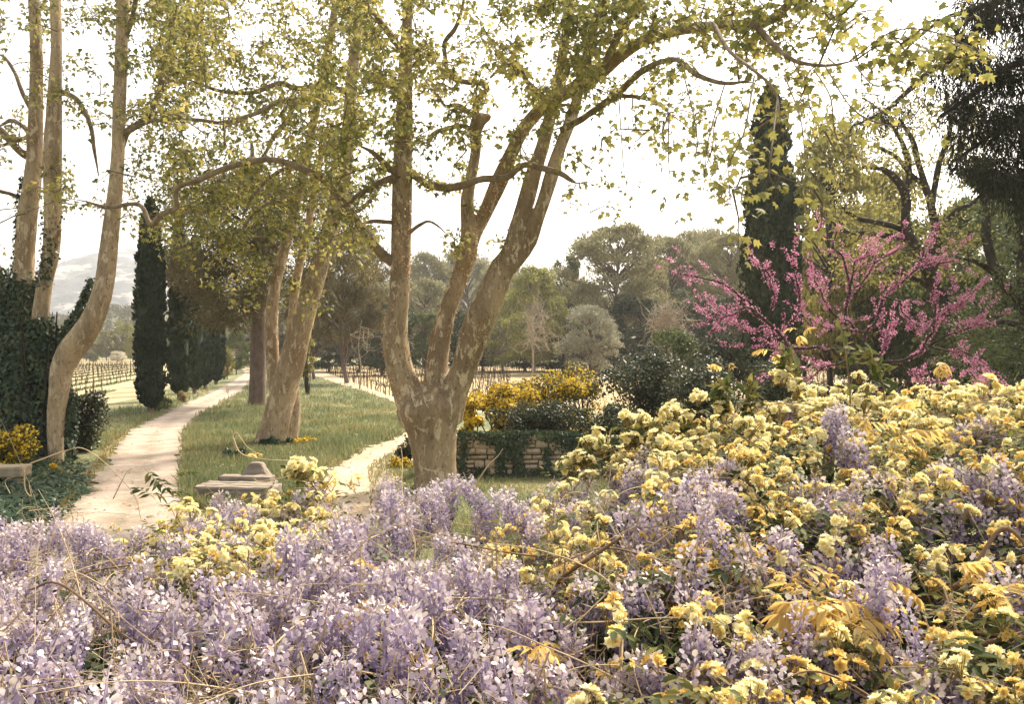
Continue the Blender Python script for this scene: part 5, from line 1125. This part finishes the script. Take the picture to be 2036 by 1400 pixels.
# raceme template: florets of a standard petal and a darker keel round a hanging axis
def raceme(L, nf, rmax):
    mb = MB(); t = (np.arange(nf) + R.uniform(0, 1, nf)) / nf; a = np.arange(nf) * 2.399 + R.normal(size=nf) * .25
    prof = lambda t: rmax * np.interp(t, [0, .08, .4, .8, 1], [.75, 1.05, .85, .45, .10])
    cv = R.normal(size=2) * .010
    axf = lambda t: np.stack([cv[0] * np.sin(t * 3), cv[1] * np.sin(t * 3), -t * L], -1)
    o = np.stack([np.cos(a), np.sin(a), 0 * a], -1); c = axf(t) + o * prof(t)[:, None] * R.uniform(.25, .98, (nf, 1)); sz = .0152 * np.interp(t, [0, .2, .7, 1], [.95, 1.08, .85, .5]) * R.uniform(.85, 1.15, nf)
    tone = np.clip(np.interp(t, [0, .18, .5, .8, 1], [.90, .72, .50, .30, .12]) + R.normal(size=nf) * .12, .02, .98)
    up = np.array([0, 0, 1.])
    B_ = (np.array([(0, 0, 0), (.38, .30, -.10), (.34, .80, .04), (0, 1.0, .10), (-.34, .80, .04), (-.38, .30, -.10)]), np.array([[0, 1, 2, 3], [0, 3, 4, 5]]))
    leaves(mb, c, up * .45 + o * .6 + R.normal(size=(nf, 3)) * .35, up * .45 + o * .75 + R.normal(size=(nf, 3)) * .28, sz, B_, tone)
    K_ = (np.array([(0, 0, 0), (.22, .45, .08), (0, .95, 0), (-.22, .45, .08)]), np.array([[0, 1, 2, 3]]))
    leaves(mb, c + o * .004, o * .7 + R.normal(size=(nf, 3)) * .25 - [0, 0, .7], o + up * .4 + R.normal(size=(nf, 3)) * .2, sz * .8, K_, np.clip(tone - .22, .0, 1))
    tq = np.linspace(.10, .97, 5); q = axf(tq); rr = np.interp(tq, [.1, .25, .5, 1], [.001, .08 * rmax, .07 * rmax, .001])
    sticks(mb, q[:-1], q[1:], rr[:-1], rr[1:], 3, tone=.5); q = axf(np.array([-.10, .12])); sticks(mb, q[:1], q[1:], .0016, .0014, 4, tone=.62)
    return mb
def spent(L):
    mb = MB(); n = 16; t = R.uniform(0, 1, n); a = R.uniform(0, 6.28, n); ax = np.stack([.01 * np.sin(t * 4), 0 * t, -t * L], -1)
    sticks(mb, ax, ax + np.stack([np.cos(a), np.sin(a), -.6 + 0 * a], -1) * R.uniform(.008, .024, (n, 1)), .0012, .0009, 3)
    sticks(mb, [(0, 0, .03)], [(.004, 0, -L * .5)], .002, .0016, 4); sticks(mb, [(.004, 0, -L * .5)], [(0, 0, -L)], .0016, .001, 4); return mb
RM = [raceme(R.uniform(.15, .25), 98, R.uniform(.027, .036)) for _ in range(6)]; RMm = [r.mesh('raceme', M['wisteria']) for r in RM]
SM = [spent(R.uniform(.10, .17)) for _ in range(4)]
wist = empty('wisteria', (-.6, 3.2, 0), 'sprawling lilac wisteria mass across the foreground', 'wisteria'); woff = np.array(wist.location)
rose = empty('climbing_rose', (2.2, 3.6, 0), 'pale yellow climbing rose sprawling over the right foreground', 'rose'); roff = np.array(rose.location)
def axis_rot(axis, spin):
    z = -Vector(tuple(axis)).normalized(); x = Vector((math.cos(spin), math.sin(spin), .1)); x = (x - z * x.dot(z)).normalized(); y = z.cross(x)
    return np.array([list(x), list(y), list(z)]).T
from mathutils import Matrix
px, py, d = darts(6500, w_prob, .122)
todo = []
for x, y, dd in zip(px, py, d):
    c = P(x, y, dd) + [0, 0, .03]; thin = x < 330 and y < 1140; nr = R.integers(3, 7) if thin else R.integers(5, 9); c[2] += R.normal() * .05
    for k in range(nr):
        a = R.uniform(0, 6.28); rr = R.uniform(.0, .115) ; o = np.array([math.cos(a), math.sin(a), 0])
        todo.append((dd, c + o * rr + [0, 0, .09 - rr * .75 + R.normal() * .015], nrm(np.array([0, 0, -1.]) + o * (.15 + rr * 3.5) + R.normal(size=3) * .10), R.uniform(0, 6.28), R.uniform(.72, 1.2), R.integers(6)))
print('racemes', len(todo))
vis = [t for t in todo if -40 < t[1][0] / t[1][1] * F + CX < 2076 and HY + (CH - t[1][2]) * F / t[1][1] < 1410]; vis.sort(key=lambda t: t[0])
near = set(id(t) for t in vis[:296]); bulk = MB()
def put(bulk, tmpl, pos, Rm, s):
    V, Fs, tn = tmpl.arrays(); b0 = bulk.n; bulk.v.append((V * s) @ Rm.T + pos); bulk.t.append(tn); bulk.n += len(V); bulk.f += [f + b0 for f in Fs]
for t in todo:
    Rm = axis_rot(t[2], t[3])
    if id(t) in near:
        o = inst('raceme', RMm[t[5]], t[1] - woff, Matrix(Rm.tolist()).to_euler(), t[4], wist)
    else: put(bulk, RM[t[5]], t[1], Rm, t[4])
obj('further_racemes', bulk, M['wisteria'], wist, kind='stuff')
# spent racemes and straw coloured stalks
sb = MB(); px, py, d = darts(1600, lambda x, y: .75 * (w_prob(x, y) * .8 + .2 * (x < 1500)), .085)
for x, y, dd in zip(px, py, d):
    for _ in range(3): put(sb, SM[R.integers(4)], P(x, y, dd) + R.normal(size=3) * .05 + [0, 0, .05], axis_rot(np.array([0, 0, -1.]) + R.normal(size=3) * .45, R.uniform(0, 6.28)), R.uniform(.8, 1.3))
obj('spent_racemes', sb, M['spent'], wist, kind='stuff')
n = 4200; px = R.uniform(-200, 2200, n); py = ytop(px) + (1540 - ytop(px)) * R.uniform(0, 1, n); ok = R.uniform(size=n) < .15 + .85 * w_prob(px, py); px, py = px[ok], py[ok]; d = fdepth(px, py); n = len(px)
a = Pv(px, py, d) + R.normal(size=(n, 3)) * .05 + [0, 0, .03]; fz = MB(); sticks(fz, a, a + rdir(n) * R.uniform(.03, .10, (n, 1)), .0012, .0008, 3); obj('fine_twigs', fz, M['spent'], wist, kind='stuff')
# long bare shoots
def shoot(mb, pts, r=.004):
    q = catmull(np.array(pts), 7); n = len(q); rr_ = np.linspace(r, r * .4, n); sticks(mb, q[:-1], q[1:], rr_[:-1], rr_[1:], 4)
def Q(px, py, lift=.06, dd=0): d_ = float(fdepth(np.array([px]), np.array([max(py, float(ytop(px)) + 2)]))[0]) + dd; return P(px, py, d_) + [0, 0, lift]
trace = [[(-20, 1145), (60, 1160), (150, 1180), (215, 1215), (255, 1250), (300, 1300)], [(170, 1140), (190, 1125), (240, 1140), (300, 1175)], [(130, 1180), (132, 1150), (170, 1132), (205, 1140)], [(700, 1270), (860, 1268), (905, 1262), (940, 1225), (950, 1200)],
         [(905, 1265), (950, 1180), (960, 1130)], [(820, 1240), (1000, 1240), (1080, 1258)], [(1050, 1290), (1180, 1295), (1330, 1290), (1480, 1290)], [(1235, 1400), (1238, 1320), (1238, 1248)], [(1110, 1205), (1160, 1160), (1210, 1120), (1290, 1080)], [(840, 1390), (860, 1330), (858, 1260), (855, 1200)],
         [(505, 980), (520, 985), (600, 970), (680, 945)], [(470, 925), (463, 900), (470, 888), (490, 915), (505, 925)], [(463, 898), (480, 930), (530, 942), (620, 945)], [(330, 1085), (390, 1130), (470, 1180), (560, 1230)], [(1470, 1190), (1560, 1160), (1610, 1150)], [(1350, 1290), (1450, 1215), (1540, 1160)],
         [(940, 1000), (970, 955), (990, 935), (1000, 920)], [(690, 1130), (760, 1100), (840, 1060)], [(520, 1370), (600, 1290), (700, 1250)], [(1560, 1390), (1600, 1330), (1640, 1300), (1700, 1330)], [(60, 950), (130, 925), (165, 920), (210, 950), (265, 1010), (280, 1060)], [(225, 1020), (250, 970), (262, 960)], [(48, 960), (50, 1000), (62, 1015), (58, 990), (66, 980)], [(20, 1010), (10, 985), (30, 975)]]
ls2 = MB()
for t in trace: shoot(ls2, [Q(x, y, .07) for x, y in t], R.uniform(.0026, .0042))
for k in range(190):
    x = R.uniform(-150, 1500 if k % 4 else 2150); y = float(ytop(x)) + (1430 - float(ytop(x))) * R.uniform(-.03, 1); a = Q(x, y, .03); v = np.array([R.normal(), R.normal() * .6, R.normal() * .25]); v = v / np.linalg.norm(v) * R.uniform(.10, .45); q = [a]
    bend = R.normal(size=3) * .10
    for s in range(4): v = v * .95 + bend * .35 + R.normal(size=3) * .015; q.append(q[-1] + v / 3 + [0, 0, .016 * (1.5 - s)])
    shoot(ls2, q, R.uniform(.0010, .0024))
obj('shoots', ls2, M['dry_twig'], wist, True)
ws = MB()
for k in range(46):
    x = R.uniform(-150, 2150); y = R.uniform(1020, 1430); a = Q(x, y, -.16); v = np.array([R.normal(), R.normal() * .6, R.normal() * .2]) * .22; shoot(ws, [a, a + v + R.normal(size=3) * .05, a + v * 2 + R.normal(size=3) * .08, a + v * 3], R.uniform(.006, .013))
obj('old_stem', ws, M['brown_twig'], wist, True)
ss = MB()
for xx, yy in ((-2.4, 3.0), (-1.5, 3.6), (-.6, 3.0), (.3, 3.4), (-1.0, 2.2), (.7, 2.3)):
    tube(ss, [(xx, yy, 0), (xx + .1, yy + .05, 1.0), (xx - .08, yy, 1.9), (xx + .1, yy + .1, 2.6)], [.05, .045, .04, .02], 8, 4, .1)
obj('main_stems', ss, M['brown_twig'], wist, True)
# leaves under the blossom, their colour darkened to give recess shade
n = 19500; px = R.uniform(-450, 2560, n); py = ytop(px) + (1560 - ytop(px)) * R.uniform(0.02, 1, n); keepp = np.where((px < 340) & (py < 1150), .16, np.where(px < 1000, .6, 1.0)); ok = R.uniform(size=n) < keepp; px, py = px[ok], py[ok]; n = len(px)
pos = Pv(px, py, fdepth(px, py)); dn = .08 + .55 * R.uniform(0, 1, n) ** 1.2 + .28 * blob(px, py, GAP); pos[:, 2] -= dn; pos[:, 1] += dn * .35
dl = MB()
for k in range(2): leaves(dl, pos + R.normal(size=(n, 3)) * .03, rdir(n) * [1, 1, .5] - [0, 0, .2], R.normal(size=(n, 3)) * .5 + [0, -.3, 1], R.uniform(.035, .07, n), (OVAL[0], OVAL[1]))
obj('under_leaves', dl, M['shade_leaf'], wist, kind='stuff')
# golden young compound leaves
def compound(L, nl, fold):
    mb = MB(); q = np.array([(0, 0, 0), (0, L * .35, .05 * L), (0, L * .7, .02 * L), (0, L, -.14 * L)]); qq = catmull(q, 4); sticks(mb, qq[:-1], qq[1:], .0016, .0012, 4)
    i = np.linspace(4, len(qq) - 1, nl).astype(int); pos, al = [], []
    for j in i:
        for s in (-1, 1): pos.append(qq[j]); al.append((s * .9, .55, -fold + R.normal() * .1))
    pos.append(qq[-1]); al.append((0, 1, -fold)); m_ = len(pos); T_ = (np.array([(0, 0, 0), (.15, .25, .05), (.17, .55, .03), (0, 1.05, -.22), (-.17, .55, .03), (-.15, .25, .05)]), np.array([[0, 1, 2, 3], [0, 3, 4, 5]]))
    leaves(mb, np.array(pos), np.array(al, float), np.tile([0, 0, 1.], (m_, 1)) + R.normal(size=(m_, 3)) * .2, L * .42 * R.uniform(.8, 1.15, m_), T_); return mb
CM = [compound(.12, 4, .5).mesh('leaf', M['gold_leaf']), compound(.14, 5, .9).mesh('leaf', M['gold_leaf']), compound(.10, 3, .3).mesh('leaf', M['gold_leaf'])]
for x, y, k, sz in ((760, 1300, 6, .75), (740, 1350, 2, .6), (1640, 1275, 7, 1.05), (1690, 1330, 5, 1.0), (1590, 1270, 2, .9), (1990, 1270, 4, .8), (2010, 1300, 2, .8), (1890, 1205, 3, .7), (1060, 1375, 4, .75), (840, 1375, 3, .6), (1780, 925, 5, .9), (1740, 880, 2, .8), (1860, 770, 4, .9), (1440, 770, 3, .7), (1580, 712, 3, .7), (1560, 745, 3, .7), (500, 935, 2, .6), (1730, 1230, 2, .7), (700, 1190, 2, .5), (1840, 855, 3, .8), (1090, 1390, 3, .8)):
    for j in range(k):
        p = Q(x + R.normal() * 14, y + R.normal() * 9, .10); o = inst('leaf', CM[R.integers(3)], p - woff, (R.normal() * .35 - .1, R.normal() * .35, R.uniform(0, 6.28)), sz * R.uniform(.8, 1.15), wist)
GM = [compound(.13, 4, .3).mesh('leaf', M['rose_leaf'])]
for x, y, k in ((1235, 1190, 5), (1180, 1230, 3), (1480, 1080, 3), (1260, 1250, 3), (1960, 1290, 4), (1540, 1170, 3), (980, 1130, 2), (330, 960, 3), (1900, 1320, 3), (310, 1005, 3)):
    for j in range(k): inst('leaf', GM[0], Q(x + R.normal() * 16, y + R.normal() * 12, .04) - woff, (R.normal() * .35, R.normal() * .35, R.uniform(0, 6.28)), R.uniform(.7, 1.1), wist)
# roses ---------------------------------------------------------------------
def rose_cluster(nb, spread, bs, tone0):
    mb = MB(); q = rdir(nb); q[:, 2] = np.abs(q[:, 2]); cs = q * spread * R.uniform(.55, 1, (nb, 1)) * [1, 1, .75]
    for c, o in zip(cs, q):
        s = bs * R.uniform(.65, 1.15); o = nrm(o + [0, 0, .5]); t = np.clip(tone0 + R.normal() * .12, .05, .95)
        u = nrm(np.cross(o, [.2, .9, .3])); v = np.cross(o, u)
        for ring, (tilt, m_, rs) in enumerate(((.15, 6, 1.0), (.55, 5, .85), (1.1, 4, .6))):
            a = np.arange(m_) / m_ * 6.283 + ring * .7 + R.normal(size=m_) * .15; e = np.cos(a)[:, None] * u + np.sin(a)[:, None] * v
            leaves(mb, c + e * s * .04, e * math.cos(tilt) + o * math.sin(tilt), np.tile(o, (m_, 1)) - e * .3, s * .55 * rs, (np.array([(0, 0, 0), (.40, .55, .10), (.0, 1.0, .18), (-.40, .55, .10)]), np.array([[0, 1, 2, 3]])), np.clip(t + (.14 - ring * .13), 0, 1))
        sticks(mb, [(0, 0, -spread * .9)], [c], .0012, .001, 3, tone=.0)
    return mb
RC = [rose_cluster(9, .036, .029, .74), rose_cluster(7, .032, .027, .60), rose_cluster(5, .028, .026, .40), rose_cluster(10, .042, .030, .82), rose_cluster(3, .020, .026, .34), rose_cluster(4, .026, .025, .48)]
RCm = [r.mesh('flower_cluster', M['rose']) for r in RC]
px, py, d = darts(20000, r_prob, .030); todo = []
for x, y, dd in zip(px, py, d):
    hi = np.clip((float(ytop(x)) + 130 - y) / 130, 0, 1) if x > 1100 else .3
    w = np.array([.2 + hi, .35, .5 * (1 - hi) + .05, .1 + hi, .55 * (1 - hi), .3]); v = R.choice(6, p=w / w.sum())
    todo.append((dd, P(x, y, dd) + R.normal(size=3) * .03 + [0, 0, .05], R.normal(size=3) * [.35, .35, 0] + [.35 * R.uniform(), 0, R.uniform(0, 6.28)], R.uniform(.75, 1.2) * (1 + .3 * hi), v, y))
for x, y, dl_ in ((1120, 930, .0), (1150, 915, 0), (1180, 880, .1), (1205, 900, .1), (1250, 880, .1), (1260, 835, .1), (1290, 850, .1), (1340, 820, .1), (1350, 850, .1), (1390, 790, .1), (1430, 815, .1), (1440, 845, .1), (1545, 755, .2), (1590, 780, .2), (1600, 815, .2), (1620, 820, .2), (1580, 808, .2), (1900, 850, 0), (2005, 790, 0), (1460, 870, .1), (1380, 880, .1), (585, 935, 0), (610, 925, 0), (620, 945, 0), (1640, 812, .1), (1820, 830, 0), (1945, 800, 0)):
    for k in range(3): todo.append((4.0, P(x + R.normal() * 9, y + R.normal() * 6, 4.0 + R.normal() * .05), R.normal(size=3) * [.3, .3, 0] + [.2, 0, R.uniform(0, 6)], R.uniform(1.1, 1.45), R.choice([0, 3, 3]), y))
print('rose clusters', len(todo))
seen = sorted([t for t in todo if -10 < t[1][0] / t[1][1] * F + CX < 2046 and t[5] < 1405], key=lambda t: t[0]); near = set(id(t) for t in seen[:298]); bulk = MB(); sl = MB()
for t in todo:
    if id(t) in near: inst('flower_cluster', RCm[t[4]], t[1] - roff, t[2], t[3], rose)
    else:
        from mathutils import Euler
        put(bulk, RC[t[4]], t[1], np.array(Euler(tuple(t[2])).to_matrix()), t[3])
obj('further_flower_clusters', bulk, M['rose'], rose, kind='stuff')
cpos = np.array([t[1] for t in todo]); rl = MB(); cn = MB()
for k in range(3):
    n = len(cpos); c0 = cpos + R.normal(size=(n, 3)) * .045 - [0, 0, .05]; dr = nrm(R.normal(size=(n, 3)) * [1, 1, .45])
    for s, a in ((.0, 1.0), (.5, .9), (.5, -.9), (.85, .9), (.85, -.9)):
        side = np.cross(dr, [0, 0, 1.]); al = dr if s == 0 else dr * .5 + side * np.sign(a)
        leaves(rl, c0 + dr * (.055 * (1 - s) if s else .055), al - [0, 0, .25], R.normal(size=(n, 3)) * .3 + [0, 0, 1], R.uniform(.024, .042, n), (OVAL[0] * [.75, 1, 1], OVAL[1]))
obj('rose_leaves', rl, M['rose_leaf'], rose, kind='stuff')
for k in range(90):
    i = R.integers(len(cpos)); a = cpos[i]; 
    if a[0] < .3: continue
    v = np.array([-.5 + R.normal() * .6, R.normal() * .5, .1 + R.normal() * .2]) * .3; q = [a - v - [0, 0, .12], a - v * .3 - [0, 0, .02], a + v * .4 + [0, 0, .02], a + v - [0, 0, .06]]; shoot(cn, q, R.uniform(.002, .004))
for t in ([(1420, 950, 4.0), (1300, 890, 3.95), (1200, 900, 3.9), (1110, 935, 3.9)], [(1500, 870, 4), (1400, 850, 4), (1300, 860, 4), (1240, 890, 4)], [(1690, 880, 3.9), (1690, 780, 3.9), (1680, 700, 3.9), (1672, 655, 3.9)], [(1760, 900, 4), (1762, 830, 4), (1750, 740, 4), (1725, 700, 4)], [(1560, 830, 4), (1590, 770, 4), (1560, 720, 4), (1575, 690, 4)], [(1440, 860, 4), (1430, 800, 4), (1445, 765, 4)], [(640, 990, 4.1), (610, 950, 4.1), (590, 925, 4.1)]):
    c1_ = MB(); shoot(c1_, [P(*p) for p in t], .005); obj('cane', c1_, M['brown_twig'], rose, True)
obj('thin_canes', cn, M['brown_twig'], rose, True, kind='stuff')
# leafy shoots standing above the roses
sh = MB()
for t in ([(1690, 850), (1690, 780), (1682, 700), (1672, 655)], [(1762, 830), (1750, 740), (1725, 700)], [(1590, 770), (1560, 720), (1575, 690)], [(1430, 820), (1445, 765)], [(1300, 870), (1200, 895), (1115, 930)], [(1400, 850), (1300, 850), (1240, 880)], [(1480, 840), (1500, 790), (1490, 770)]):
    q = catmull(np.array([P(x, y, 3.95) for x, y in t]), 8); n = 46; k = R.integers(len(q), size=n)
    leaves(sh, q[k] + R.normal(size=(n, 3)) * .012, R.normal(size=(n, 3)) * .7 + [0, 0, .15], R.normal(size=(n, 3)) * .5 + [0, -.3, .8], R.uniform(.04, .085, n), (OVAL[0] * [.7, 1, 1], OVAL[1]))
obj('shoot_leaves', sh, M['rose_leaf'], rose, kind='stuff')
rs = MB()
for xx, yy in ((1.4, 3.3), (2.2, 3.5), (2.9, 3.4), (1.8, 2.4), (1.0, 2.6)):
    tube(rs, [(xx, yy, 0), (xx + .1, yy, 1.0), (xx - .05, yy + .05, 2.0), (xx + .1, yy + .1, 2.8)], [.035, .03, .026, .014], 7, 4, .1)
obj('main_stems', rs, M['brown_twig'], rose, True)
# ------------------------------------------------------------------ haze
HAZE = True
if HAZE:
    hb = MB(); box(hb, (-2700, -40, -8), (2700, 2450, 215))
    hm, nt, out = new_mat('haze'); pv = nt.nodes.new('ShaderNodeVolumePrincipled'); pv.inputs['Color'].default_value = (.93, .94, .96, 1); pv.inputs['Density'].default_value = .00030
    pv.inputs['Anisotropy'].default_value = .25
    nt.links.new(pv.outputs[0], out.inputs['Volume'])
    ho = obj('haze', hb, hm); tag(ho, 'thin pale morning haze between the garden and the mountain', 'haze', kind='stuff')
print(COUNT, 'objects', len(bpy.data.objects), 'tris', sum(len(m.loops) - 2 * len(m.polygons) for m in bpy.data.meshes))
